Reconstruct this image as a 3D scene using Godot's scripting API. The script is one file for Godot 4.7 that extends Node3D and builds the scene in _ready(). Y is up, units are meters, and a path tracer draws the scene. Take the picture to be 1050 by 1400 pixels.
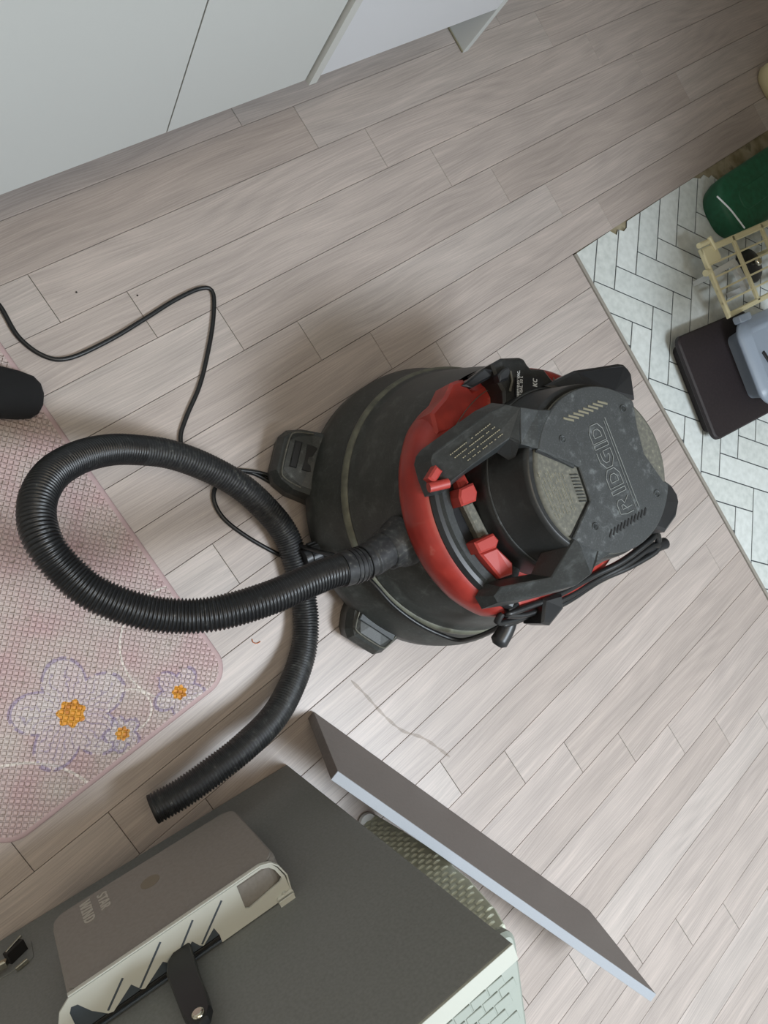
extends Node3D

const FLAT := 4294967295
var M := {}
var taken := {}
var rng := RandomNumberGenerator.new()

# ------------------------------------------------------------------ nodes
func numbered(n: String) -> String:
	if not taken.has(n):
		taken[n] = 0
		return n
	taken[n] += 1
	return "%s_%03d" % [n, taken[n]]

func thing(called: String, label: String, category: String, at := Vector3.ZERO, turn := 0.0, group := "") -> Node3D:
	var o := Node3D.new()
	o.name = numbered(called)
	add_child(o)
	o.position = at
	o.rotation.y = turn
	o.set_meta("label", label)
	o.set_meta("category", category)
	if group != "":
		o.set_meta("group", group)
	return o

func setting(called: String) -> Node3D:
	var o := Node3D.new()
	o.name = numbered(called)
	add_child(o)
	o.set_meta("kind", "structure")
	return o

func obj(called: String, st: SurfaceTool, m: Material, parent: Node = self, smooth := true) -> MeshInstance3D:
	st.generate_normals()
	var mi := MeshInstance3D.new()
	mi.mesh = st.commit()
	mi.material_override = null
	mi.mesh.surface_set_material(0, m)
	mi.name = called
	mi.cast_shadow = GeometryInstance3D.SHADOW_CASTING_SETTING_ON
	parent.add_child(mi, true)
	return mi

func label_part(o: Node, label: String) -> Node:
	o.set_meta("label", label)
	return o

func begin() -> SurfaceTool:
	var st := SurfaceTool.new()
	st.begin(Mesh.PRIMITIVE_TRIANGLES)
	return st

# ------------------------------------------------------------------ shapes
func quad(st: SurfaceTool, a: Vector3, b: Vector3, c: Vector3, d: Vector3) -> void:
	st.add_vertex(a); st.add_vertex(b); st.add_vertex(c)
	st.add_vertex(a); st.add_vertex(c); st.add_vertex(d)

func loft(st: SurfaceTool, rings: Array, cap0 := true, cap1 := true, smooth := true) -> void:
	# rings: arrays of points; ring direction J and stacking direction I with I x J pointing outwards
	st.set_smooth_group(0 if smooth else FLAT)
	for i in rings.size() - 1:
		var p: PackedVector3Array = rings[i]
		var q: PackedVector3Array = rings[i + 1]
		var n := p.size()
		for j in n:
			var k := (j + 1) % n
			quad(st, p[j], p[k], q[k], q[j])
	st.set_smooth_group(FLAT)
	for e in 2:
		if (e == 0 and not cap0) or (e == 1 and not cap1):
			continue
		var r: PackedVector3Array = rings[0] if e == 0 else rings[rings.size() - 1]
		var c := Vector3.ZERO
		for v in r:
			c += v
		c /= r.size()
		for j in r.size():
			var k := (j + 1) % r.size()
			st.add_vertex(c)
			if e == 0:
				st.add_vertex(r[k]); st.add_vertex(r[j])
			else:
				st.add_vertex(r[j]); st.add_vertex(r[k])

func lathe(st: SurfaceTool, prof: Array, segs := 64, cap0 := false, cap1 := false, at := Vector3.ZERO, smooth := true, sx := 1.0, sz := 1.0) -> void:
	var rings := []
	for p in prof:
		var r := PackedVector3Array()
		for j in segs:
			var a := TAU * j / segs
			r.append(at + Vector3(p[0] * cos(a) * sx, p[1], p[0] * sin(a) * sz))
		rings.append(r)
	loft(st, rings, cap0, cap1, smooth)

func arc_sweep(st: SurfaceTool, prof: Array, a0: float, a1: float, segs := 32) -> void:
	# closed profile [r, y] swept round the y axis from a0 to a1
	var rings := []
	for i in segs + 1:
		var a := a0 + (a1 - a0) * i / segs
		var r := PackedVector3Array()
		for p in prof:
			r.append(Vector3(p[0] * cos(a), p[1], p[0] * sin(a)))
		rings.append(r)
	loft(st, rings, true, true, false)

func area2(p: PackedVector2Array) -> float:
	var s := 0.0
	for i in p.size():
		var q := p[(i + 1) % p.size()]
		s += p[i].x * q.y - q.x * p[i].y
	return s

func inset(p: PackedVector2Array, d: float) -> PackedVector2Array:
	var o := PackedVector2Array()
	var n := p.size()
	for i in n:
		var a := (p[i] - p[(i + n - 1) % n]).normalized()
		var b := (p[(i + 1) % n] - p[i]).normalized()
		var na := Vector2(-a.y, a.x)
		var nb := Vector2(-b.y, b.x)
		var m := na + nb
		var l := m.length()
		if l < 0.2:
			o.append(p[i] + na * d)
		else:
			m /= l
			o.append(p[i] + m * d / maxf(0.4, m.dot(na)))
	return o

func ext(st: SurfaceTool, poly: PackedVector2Array, o: Vector3, ax: Vector3, ay: Vector3, n: Vector3, t0: float, t1: float, bevel := 0.0, smooth := false) -> void:
	var p := poly.duplicate()
	if area2(p) < 0.0:
		p.reverse()
	var q := inset(p, bevel) if bevel > 0.0 else p
	var flip := ax.cross(ay).dot(n) > 0.0
	var levels := [[q if bevel > 0.0 else p, t0], [p, t0 + bevel], [p, t1 - bevel], [q, t1]] if bevel > 0.0 else [[p, t0], [p, t1]]
	var rings := []
	for l in levels:
		var r := PackedVector3Array()
		for v in l[0]:
			r.append(o + ax * v.x + ay * v.y + n * l[1])
		if flip:
			r.reverse()
		rings.append(r)
	loft(st, rings, false, false, smooth)
	st.set_smooth_group(FLAT)
	var tri := Geometry2D.triangulate_polygon(q)
	for i in range(0, tri.size(), 3):
		var t := [tri[i], tri[i + 1], tri[i + 2]]
		var s := (q[t[1]] - q[t[0]]).cross(q[t[2]] - q[t[0]])
		if s < 0.0:
			t.reverse()
		if flip:
			t.reverse()
		for k in 3:
			var v := q[t[k]]
			st.add_vertex(o + ax * v.x + ay * v.y + n * t1)
		for k in [2, 1, 0]:
			var v := q[t[k]]
			st.add_vertex(o + ax * v.x + ay * v.y + n * t0)

func prism(st: SurfaceTool, poly: PackedVector2Array, y0: float, y1: float, bevel := 0.0, smooth := false, o := Vector3.ZERO) -> void:
	ext(st, poly, o, Vector3.RIGHT, Vector3.BACK, Vector3.UP, y0, y1, bevel, smooth)

func slab(st: SurfaceTool, pts: Array, depth: float, bevel := 0.0, flare := 0.0) -> void:
	# a plate whose upper outline is given in space; it reaches depth metres down
	var p := PackedVector2Array()
	var hs := {}
	for v in pts:
		p.append(Vector2(v.x, v.z))
	var ys := []
	for v in pts:
		ys.append(v.y)
	if area2(p) < 0.0:
		p.reverse()
		ys.reverse()
	var q := inset(p, bevel) if bevel > 0.0 else p
	var r0 := PackedVector3Array()
	var r1 := PackedVector3Array()
	var r2 := PackedVector3Array()
	var wide := inset(p, -flare) if flare > 0.0 else p
	for i in p.size():
		r0.append(Vector3(wide[i].x, ys[i] - depth, wide[i].y))
		r1.append(Vector3(p[i].x, ys[i] - bevel, p[i].y))
		r2.append(Vector3(q[i].x, ys[i], q[i].y))
	loft(st, [r0, r1, r2] if bevel > 0.0 else [r0, r2], false, false, false)
	st.set_smooth_group(FLAT)
	var tri := Geometry2D.triangulate_polygon(q)
	for i in range(0, tri.size(), 3):
		var t := [tri[i], tri[i + 1], tri[i + 2]]
		if (q[t[1]] - q[t[0]]).cross(q[t[2]] - q[t[0]]) < 0.0:
			t.reverse()
		for k in 3:
			st.add_vertex(r2[t[k]])
		for k in [2, 1, 0]:
			st.add_vertex(r0[t[k]])

func rrect(w: float, d: float, r: float, seg := 6, cx := 0.0, cy := 0.0) -> PackedVector2Array:
	var o := PackedVector2Array()
	var cs := [Vector2(w / 2 - r, d / 2 - r), Vector2(-w / 2 + r, d / 2 - r), Vector2(-w / 2 + r, -d / 2 + r), Vector2(w / 2 - r, -d / 2 + r)]
	for c in 4:
		for i in seg + 1:
			var a := PI / 2 * (c + float(i) / seg)
			o.append(Vector2(cx, cy) + cs[c] + Vector2(cos(a), sin(a)) * r)
	return o

func box(st: SurfaceTool, c: Vector3, s: Vector3, bevel := 0.001, b := Basis.IDENTITY) -> void:
	var p := PackedVector2Array([Vector2(-s.x / 2, -s.z / 2), Vector2(s.x / 2, -s.z / 2), Vector2(s.x / 2, s.z / 2), Vector2(-s.x / 2, s.z / 2)])
	ext(st, p, c, b.x, b.z, b.y, -s.y / 2, s.y / 2, minf(bevel, minf(s.x, minf(s.y, s.z)) * 0.3))

func bar(st: SurfaceTool, a: Vector3, b: Vector3, w: float, h: float, up := Vector3.UP, bevel := 0.0005) -> void:
	var z := (b - a).normalized()
	var x := up.cross(z).normalized()
	var y := z.cross(x)
	box(st, (a + b) / 2, Vector3(w, h, (b - a).length()), bevel, Basis(x, y, z))

func spline(pts: Array, step: float) -> Array:
	# Catmull-Rom through the points, resampled at equal steps
	var c := Curve3D.new()
	c.bake_interval = step / 3.0
	for i in pts.size():
		var t: Vector3 = (pts[mini(i + 1, pts.size() - 1)] - pts[maxi(i - 1, 0)]) / 6.0
		c.add_point(pts[i], -t, t)
	var l := c.get_baked_length()
	var n := int(l / step)
	var o := []
	for i in n + 1:
		o.append(c.sample_baked(l * i / n, true))
	return o

func tube(st: SurfaceTool, path: Array, radius: Callable, sides := 10, caps := true) -> void:
	var rings := []
	var nrm := Vector3.ZERO
	for i in path.size():
		var t: Vector3 = (path[mini(i + 1, path.size() - 1)] - path[maxi(i - 1, 0)]).normalized()
		if i == 0:
			nrm = t.cross(Vector3.UP if absf(t.y) < 0.9 else Vector3.RIGHT).normalized()
		nrm = (nrm - t * nrm.dot(t)).normalized()
		var bn := nrm.cross(t)
		var r := PackedVector3Array()
		var rad: float = radius.call(i)
		for j in sides:
			var a := TAU * j / sides
			r.append(path[i] + (nrm * cos(a) + bn * sin(a)) * rad)
		rings.append(r)
	loft(st, rings, caps, caps, true)

func wire(st: SurfaceTool, pts: Array, r: float, step := 0.008, sides := 8) -> void:
	tube(st, spline(pts, step), func(_i: int) -> float: return r, sides)

func rod(st: SurfaceTool, a: Vector3, b: Vector3, r: float, sides := 10, r1 := -1.0) -> void:
	tube(st, [a, b], func(i: int) -> float: return r if i == 0 or r1 < 0.0 else r1, sides)

func lettering(called: String, text: String, size: float, m: Material, parent: Node, xf: Transform3D, font := "Droid Sans", depth := 0.0006) -> MeshInstance3D:
	var f := SystemFont.new()
	f.font_names = PackedStringArray([font])
	f.font_weight = 700
	var t := TextMesh.new()
	t.text = text
	t.font = f
	t.font_size = 64
	t.pixel_size = size / 64.0
	t.depth = depth
	t.material = m
	var mi := MeshInstance3D.new()
	mi.mesh = t
	mi.name = called
	mi.transform = xf
	parent.add_child(mi, true)
	return mi

# ------------------------------------------------------------------ materials
func mat(hex: String, rough := 0.6, metal := 0.0, spec := 0.5) -> StandardMaterial3D:
	var m := StandardMaterial3D.new()
	m.albedo_color = Color(hex)
	m.roughness = rough
	m.metallic = metal
	m.metallic_specular = spec
	return m

func noise_tex(sd: int, freq: float, cols: Array, offs: Array, oct := 4, size := 256) -> NoiseTexture2D:
	var n := FastNoiseLite.new()
	n.seed = sd
	n.frequency = freq
	n.fractal_octaves = oct
	var g := Gradient.new()
	var c := PackedColorArray()
	for h in cols:
		c.append(Color(h))
	g.colors = c
	g.offsets = PackedFloat32Array(offs)
	var t := NoiseTexture2D.new()
	t.width = size
	t.height = size
	t.seamless = true
	t.noise = n
	t.color_ramp = g
	return t

func bump_tex(sd: int, freq: float, strength: float, size := 256) -> NoiseTexture2D:
	var n := FastNoiseLite.new()
	n.seed = sd
	n.frequency = freq
	var t := NoiseTexture2D.new()
	t.width = size
	t.height = size
	t.seamless = true
	t.noise = n
	t.as_normal_map = true
	t.bump_strength = strength
	return t

func worn(sd: int, freq: float, cols: Array, offs: Array, scale: float, rough := 0.55, bump := 0.0) -> StandardMaterial3D:
	var m := StandardMaterial3D.new()
	m.albedo_texture = noise_tex(sd, freq, cols, offs)
	m.uv1_triplanar = true
	m.uv1_world_triplanar = true
	m.uv1_scale = Vector3.ONE * scale
	m.roughness = rough
	if bump > 0.0:
		m.normal_enabled = true
		m.normal_texture = bump_tex(sd + 7, freq * 2.0, bump)
	return m

func scuff_image(sd: int, marks: int) -> Image:
	# worn dark plastic: cloudy dust, fine specks and short pale scratches
	var n := 640
	var nz := FastNoiseLite.new(); nz.seed = sd; nz.frequency = 1.0; nz.fractal_octaves = 4
	var im := Image.create(n, n, false, Image.FORMAT_RGB8)
	for y in n:
		for x in n:
			# wrapped by blending two shifted copies, so that the repeats meet
			var u := float(x) / n
			var v := float(y) / n
			var a := nz.get_noise_2d(u * 9.0, v * 9.0)
			var f := nz.get_noise_2d(u * 55.0 + 90.0, v * 55.0)
			var edge := minf(minf(u, 1.0 - u), minf(v, 1.0 - v))
			a *= clampf(edge * 8.0, 0.0, 1.0)
			var c := 0.44 + 0.07 * a + 0.045 * f + 0.55 * clampf(a - 0.22, 0.0, 1.0) + 0.5 * clampf(f - 0.33, 0.0, 1.0)
			im.set_pixel(x, y, Color(c, c, c * 0.985))
	var r := RandomNumberGenerator.new()
	r.seed = sd
	for k in marks:
		var p := Vector2(r.randf_range(60, n - 60), r.randf_range(60, n - 60))
		var ang := r.randf() * TAU
		var turn := r.randf_range(-0.06, 0.06)
		var strong := r.randf_range(0.15, 0.75)
		for i in r.randi_range(8, 60):
			p += Vector2(cos(ang), sin(ang))
			ang += turn
			var x := clampi(int(p.x), 0, n - 1)
			var y := clampi(int(p.y), 0, n - 1)
			var fade := strong * (0.4 + 0.6 * r.randf())
			im.set_pixel(x, y, im.get_pixel(x, y).lerp(Color(0.95, 0.95, 0.92), fade))
			if r.randf() < 0.35:
				im.set_pixel(mini(x + 1, n - 1), y, im.get_pixel(mini(x + 1, n - 1), y).lerp(Color(0.9, 0.9, 0.87), fade * 0.6))
	return im

func scuffed(tex: Texture2D, tint: String, scale: float, rough: float) -> StandardMaterial3D:
	var m := StandardMaterial3D.new()
	m.albedo_texture = tex
	m.albedo_color = Color(tint)
	m.uv1_triplanar = true
	m.uv1_world_triplanar = true
	m.uv1_scale = Vector3.ONE * scale
	m.roughness = rough
	return m

func wood_image(sd: int) -> Image:
	var w := 1024
	var h := 192
	var n1 := FastNoiseLite.new(); n1.seed = sd; n1.frequency = 1.0; n1.fractal_octaves = 3
	var n2 := FastNoiseLite.new(); n2.seed = sd + 50; n2.frequency = 1.0; n2.fractal_octaves = 2
	var im := Image.create(w, h, false, Image.FORMAT_RGB8)
	for y in h:
		var v := float(y) / h
		for x in w:
			var u := float(x) / w * 0.8
			var warp := n2.get_noise_2d(u * 1.5 + 60.0, v * 0.5 + 9.0)
			var ring := sin((v * 3.0 + warp * 2.4) * TAU)
			var fine := n2.get_noise_2d(u * 4.5, v * 30.0 + warp * 5.0)
			var hair := n1.get_noise_2d(u * 9.0 + 40.0, v * 85.0 + warp * 9.0)
			var broad := n2.get_noise_2d(u * 2.0 + 20.0, v * 2.2)
			var k := 1.0 + 0.016 * ring + 0.075 * fine + 0.075 * hair + 0.055 * broad
			im.set_pixel(x, y, Color(0.684 * k, 0.645 * (k * 0.97 + 0.03), 0.621 * (k * 0.95 + 0.05)))
	return im

func mat_images() -> Array:
	# the pink bath mat: printed flowers and moulded dimples
	var n := 1024
	var side := 0.76
	var x0 := -0.53
	var z0 := -0.465
	var print := Image.create(n, n, false, Image.FORMAT_RGB8)
	var relief := Image.create(n, n, false, Image.FORMAT_RGB8)
	var nz := FastNoiseLite.new(); nz.seed = 5; nz.frequency = 1.0; nz.fractal_octaves = 3
	var flowers := [[-0.015, 0.180, 0.021, 0.092], [0.141, 0.262, 0.012, 0.045], [0.029, 0.259, 0.011, 0.030], [-0.34, -0.05, 0.021, 0.09], [-0.2, -0.33, 0.015, 0.06], [-0.03, -0.12, 0.010, 0.03]]
	for y in n:
		for x in n:
			var wx := x0 + side * x / n
			var wz := z0 + side * y / n
			var d := nz.get_noise_2d(wx * 9.0, wz * 9.0)
			var f := nz.get_noise_2d(wx * 60.0 + 30.0, wz * 60.0)
			var c := Color(0.725, 0.615, 0.612).lerp(Color(0.725, 0.685, 0.655), clampf(0.4 + d * 0.8, 0.0, 1.0))
			c = c.lerp(Color(0.47, 0.42, 0.38), clampf((f - 0.36) * 1.4, 0.0, 0.4))
			# white ring scrolls
			for s in [[-0.20, 0.315, 0.145, 0.0022], [0.19, 0.19, 0.10, 0.0016], [0.06, 0.235, 0.035, 0.0015], [-0.05, -0.2, 0.12, 0.002], [-0.3, 0.12, 0.1, 0.002]]:
				var e := absf(Vector2(wx - s[0], wz - s[1]).length() - s[2])
				if e < s[3]:
					c = c.lerp(Color(0.87, 0.84, 0.80), 0.75)
			for s in flowers:
				var v := Vector2(wx - s[0], wz - s[1])
				var r := v.length()
				var a := atan2(v.y, v.x)
				var lobe: float = s[3] * (0.62 + 0.38 * absf(cos(a * 2.5 + s[0] * 9.0)))
				if r < lobe:
					c = c.lerp(Color(0.77, 0.73, 0.73), 0.55)
					var streak := absf(sin(a * 11.0 + nz.get_noise_2d(r * 30.0, a) * 3.0))
					if streak < 0.28 and r < lobe * 0.85:
						c = c.lerp(Color(0.43, 0.37, 0.52), 0.35)
				if absf(r - lobe) < 0.0032 and nz.get_noise_2d(wx * 40.0, wz * 40.0 + 70.0) > -0.25:
					c = c.lerp(Color(0.44, 0.38, 0.54), 0.5)
				if r < s[2] * (1.0 + 0.12 * sin(a * 7.0)):
					c = Color(0.83, 0.55, 0.13).lerp(Color(0.70, 0.42, 0.10), clampf(f * 2.0, 0.0, 1.0))
			print.set_pixel(x, y, c)
			var ux := wx / 0.0125
			var uz := wz / 0.0125
			var h1 := absf(fposmod(ux + uz, 1.0) - 0.5) * 2.0
			var h2 := absf(fposmod(ux - uz, 1.0) - 0.5) * 2.0
			var hgt := clampf((maxf(h1, h2) - 0.62) / 0.30, 0.0, 1.0)
			relief.set_pixel(x, y, Color(hgt, hgt, hgt))
			# crest highlights painted into the colour, paler along the ridges
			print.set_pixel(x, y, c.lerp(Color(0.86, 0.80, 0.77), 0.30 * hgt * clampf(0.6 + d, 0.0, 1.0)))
	relief.bump_map_to_normal_map(2.6)
	return [print, relief]

func make_materials() -> void:
	M.door = mat("c6c9c7", 0.35)
	M.door_bright = mat("d2d4d8", 0.35)
	M.door_edge = mat("c3c4c0", 0.5)
	M.shadow_gap = mat("3a3835", 0.8)
	M.wall = mat("e4e1da", 0.85)
	M.wall_darkened = mat("9c958a", 0.85)  # unseen far wall, colour darkened to cut its bounced light
	M.ceiling = mat("efefec", 0.9)
	M.subfloor = mat("5d5249", 0.9)
	M.screed = worn(31, 0.02, ["6d6246", "8d836a", "9a917a", "5f5843"], [0.0, 0.45, 0.7, 1.0], 2.5, 0.9)
	M.strip = mat("8f8980", 0.6)
	M.planks = []
	var tints := ["ffffff", "f8f6f5", "fbf9f8", "f2efed"]
	for k in 4:
		var tx := ImageTexture.create_from_image(wood_image(100 + k * 13))
		for t in tints:
			var m := StandardMaterial3D.new()
			m.albedo_texture = tx
			m.albedo_color = Color(t)
			m.roughness = 0.42
			M.planks.append(m)
	M.tiles = []
	for k in 3:
		M.tiles.append(worn(60 + k, 0.03, [["bcc1be", "c8cdca", "d2d6d3"], ["c2c6c2", "ccd0cd", "d6dad7"], ["b9beba", "c6cac6", "d0d4d0"]][k], [0.0, 0.5, 1.0], 5.0, 0.5))
	M.grout = mat("3c3f42", 0.8)
	var sc1 := ImageTexture.create_from_image(scuff_image(201, 320))
	var sc2 := ImageTexture.create_from_image(scuff_image(202, 130))
	M.tank = scuffed(sc1, "737774", 2.6, 0.5)
	M.pod = scuffed(sc1, "797d7b", 4.2, 0.52)
	M.band = worn(5, 0.03, ["3a3b34", "5c5d50", "6f6f60"], [0.0, 0.5, 1.0], 5.0, 0.5)
	M.black = mat("1d1e20", 0.4)
	M.dark = mat("141415", 0.55)
	M.frame = scuffed(sc2, "6f7578", 4.0, 0.42)
	M.motor = scuffed(sc2, "4a4c4d", 3.4, 0.4)
	M.cap = scuffed(sc2, "82878a", 5.0, 0.48)
	M.cap_worn = worn(9, 0.05, ["4b4b44", "57564e", "67655a", "a29e8c"], [0.0, 0.5, 0.85, 1.0], 9.0, 0.7)
	M.red = worn(10, 0.02, ["7e251e", "8e2b24", "a2362d", "b06c61"], [0.0, 0.5, 0.88, 1.0], 4.0, 0.4)
	M.red_clip = mat("9c342d", 0.5)
	M.outline = mat("7c7f7d", 0.6)
	M.print_beige = mat("857f68", 0.7)
	M.print_dim = mat("716d5c", 0.7)
	M.print_white = mat("c9ced2", 0.6)
	M.sticker = mat("1b1d22", 0.3)
	M.hose = worn(11, 0.02, ["131416", "18191b", "222325", "74756f"], [0.0, 0.6, 0.84, 1.0], 10.0, 0.36)
	M.hose_tail = worn(20, 0.025, ["171819", "202122", "353635", "7c7c75"], [0.0, 0.5, 0.8, 1.0], 12.0, 0.4)
	M.hose_dust = worn(12, 0.03, ["17181a", "222325", "3d3e3c", "85857d"], [0.0, 0.55, 0.82, 1.0], 12.0, 0.5)
	M.cord = mat("151617", 0.4)
	M.board = worn(13, 0.08, ["707372", "797c7b", "818483"], [0.0, 0.5, 1.0], 8.0, 0.55)
	M.board_edge = mat("a2a49b", 0.5)
	M.board_edge_grey = worn(14, 0.2, ["8b8f95", "989ca2", "a3a7ac"], [0.0, 0.5, 1.0], 20.0, 0.5)
	M.cover = worn(15, 0.06, ["807c77", "87837e", "8d8984"], [0.0, 0.5, 1.0], 8.0, 0.5)
	M.plate = mat("c9ccc5", 0.3)
	M.board_brown = worn(19, 0.06, ["5e5854", "67605c", "6e6763"], [0.0, 0.5, 1.0], 8.0, 0.5)
	M.badge = mat("7d7567", 0.6)
	M.letter = mat("b4b1aa", 0.6)
	M.track = mat("46505a", 0.5)
	M.lever = mat("191b1e", 0.45)
	M.chrome = mat("c8c4b4", 0.22, 1.0)
	M.stain = mat("8a7c66", 0.8)
	M.stain.transparency = BaseMaterial3D.TRANSPARENCY_ALPHA
	M.stain.albedo_color = Color(0.50, 0.43, 0.33, 0.22)
	M.rattan = mat("b7bcac", 0.42)
	M.rattan_top = mat("888e85", 0.5)
	M.green = worn(16, 0.03, ["124a30", "17553a", "1d6044"], [0.0, 0.5, 1.0], 5.0, 0.55)
	M.cream = mat("cfc6a0", 0.5)
	M.brown = worn(17, 0.05, ["1b1416", "20181a", "281f21"], [0.0, 0.5, 1.0], 8.0, 0.6)
	M.clear = mat("9fa9b2", 0.35)
	M.clear.transparency = BaseMaterial3D.TRANSPARENCY_ALPHA
	M.clear.albedo_color = Color(0.60, 0.64, 0.69, 0.62)
	M.white_plastic = mat("d4d7d8", 0.4)
	M.sock = worn(18, 0.2, ["0b0b0c", "101011", "161617"], [0.0, 0.5, 1.0], 20.0, 0.95, 3.0)
	M.orange = mat("b06030", 0.6)
	M.crumb = mat("2c2622", 0.8)
	var ims := mat_images()
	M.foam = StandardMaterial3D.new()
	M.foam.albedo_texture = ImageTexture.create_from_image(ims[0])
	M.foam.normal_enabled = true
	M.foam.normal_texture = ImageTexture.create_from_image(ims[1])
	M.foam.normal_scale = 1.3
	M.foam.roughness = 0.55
	M.foam_edge = mat("b39a99", 0.6)
	M.lamp = mat("ffffff", 0.6)
	M.lamp.emission_enabled = true
	M.lamp.emission = Color(1.0, 0.98, 0.95)
	M.lamp.emission_energy_multiplier = 1.2

# ------------------------------------------------------------------ camera, light
func make_view() -> void:
	var cam := Camera3D.new()
	cam.name = "camera"
	cam.fov = 68.617
	cam.transform = Transform3D(Basis(Vector3(0.72221, 0.43937, 0.53419), Vector3(0.5387, 0.12709, -0.83285), Vector3(-0.43382, 0.88927, -0.14491)).orthonormalized(), Vector3(0, 1.38, 0))
	cam.near = 0.02
	add_child(cam)
	cam.current = true
	var e := Environment.new()
	e.background_mode = Environment.BG_COLOR
	e.background_color = Color(0.0, 0.0, 0.0)
	e.tonemap_mode = Environment.TONE_MAPPER_LINEAR
	e.tonemap_exposure = 1.07
	e.sdfgi_enabled = true
	e.ssao_enabled = true
	e.ssil_enabled = true
	var w := WorldEnvironment.new()
	w.name = "world_environment"
	w.environment = e
	add_child(w)
	ceiling_lamp_or_fill(Vector3(0.58, 2.36, 1.38), 0.65, 7.2, Color(0.915, 0.96, 1.0), "flat square white lamp panel on the ceiling above the tall wooden floor")
	ceiling_lamp_or_fill(Vector3(-0.1, 2.36, 0.0), 0.9, 0.72, Color(1.0, 0.90, 0.74), "added unseen fill light, a wide square white panel on the ceiling")  # added dim warm fill panel, not a known lamp of the room

func ceiling_lamp_or_fill(at: Vector3, size: float, power: float, tone: Color, label: String) -> void:
	var t := thing("ceiling_lamp_or_fill", label, "lamp", at)
	var st := begin()
	prism(st, rrect(size + 0.04, size + 0.04, 0.03), 0.0, 0.04, 0.004)
	obj("lamp_housing", st, M.plate, t)
	st = begin()
	prism(st, rrect(size, size, 0.02), -0.012, 0.0, 0.003)
	obj("lamp_diffuser", st, M.lamp, t)
	var l := AreaLight3D.new()
	l.name = "lamp_light"
	l.area_size = Vector2(size, size)
	l.light_energy = power
	l.light_color = tone
	l.shadow_enabled = true
	l.area_range = 8.0
	l.area_attenuation = 2.0
	t.add_child(l)
	l.position = Vector3(0, -0.03, 0)
	l.rotation.x = -PI / 2

# ------------------------------------------------------------------ room
func make_room() -> void:
	var st := begin()
	for s in [["wall_left", Vector3(0.65, 1.2, -1.25), Vector3(4.8, 2.5, 0.1)], ["wall_right", Vector3(0.65, 1.2, 2.95), Vector3(4.8, 2.5, 0.1)], ["wall_back", Vector3(-1.75, 1.2, 0.85), Vector3(0.1, 2.5, 4.3)], ["wall_front", Vector3(3.05, 1.2, 0.85), Vector3(0.1, 2.5, 4.3)]]:
		st = begin()
		box(st, s[1], s[2], 0.0)
		obj(s[0], st, M.wall_darkened if s[0] == "wall_front" else M.wall).set_meta("kind", "structure")
	st = begin()
	box(st, Vector3(0.65, 2.45, 0.85), Vector3(4.9, 0.1, 4.3), 0.0)
	obj("ceiling", st, M.ceiling).set_meta("kind", "structure")
	# added unseen wall panel, hung only to shade the far corner
	st = begin()
	box(st, Vector3(2.225, 1.44, 0.50), Vector3(1.55, 1.92, 0.05), 0.003)
	obj("wall_front_001", st, M.wall).set_meta("kind", "structure")
	make_floor()

func make_floor() -> void:
	var fl := setting("floor")
	var st := begin()
	box(st, Vector3(0.65, -0.055, 0.85), Vector3(4.8, 0.09, 4.2), 0.0)
	obj("subfloor", st, M.subfloor, fl)
	st = begin()
	box(st, Vector3(2.27, -0.0075, 0.75), Vector3(1.5, 0.005, 1.53), 0.0)
	obj("bare_screed", st, M.screed, fl)
	# plank rows: measured joints, then the same pitch outwards
	var rows := []
	for z in [-0.585, -0.487, -0.39, -0.2915, -0.196, -0.1035, -0.0125, 0.080, 0.171, 0.262, 0.353, 0.4445, 0.5327, 0.621, 0.708, 0.796, 0.886, 0.973, 1.0598, 1.1495, 1.2365, 1.322]:
		rows.append(z)
	for k in 6:
		rows.push_front(rows[0] - 0.0978)
	for k in 9:
		rows.append(rows[rows.size() - 1] + 0.0865)
	var gap := 0.0009
	for r in rows.size() - 1:
		var z0: float = rows[r]
		var z1: float = rows[r + 1]
		var xmax := 2.98 if z1 < 0.0 else 1.503
		var xmin := -0.75
		if z1 > 1.5:
			xmin = 0.2
		var i := r - 7
		var x := 0.341 + i * 0.13333
		while x > xmin:
			x -= 0.8
		while x < xmax:
			var a := maxf(x, -1.2)
			var b := minf(x + 0.8, xmax)
			if b - a > 0.02:
				st = begin()
				plank(st, a + gap / 2, b - gap / 2, z0 + gap / 2, z1 - gap / 2, rng.randi() % 4)
				obj("plank", st, M.planks[rng.randi() % M.planks.size()], fl)
			x += 0.8
	st = begin()
	bar(st, Vector3(1.5085, 0.0, -0.010), Vector3(1.5085, 0.0, 2.1), 0.009, 0.008)
	obj("trim_1", st, M.strip).set_meta("kind", "structure")

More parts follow.
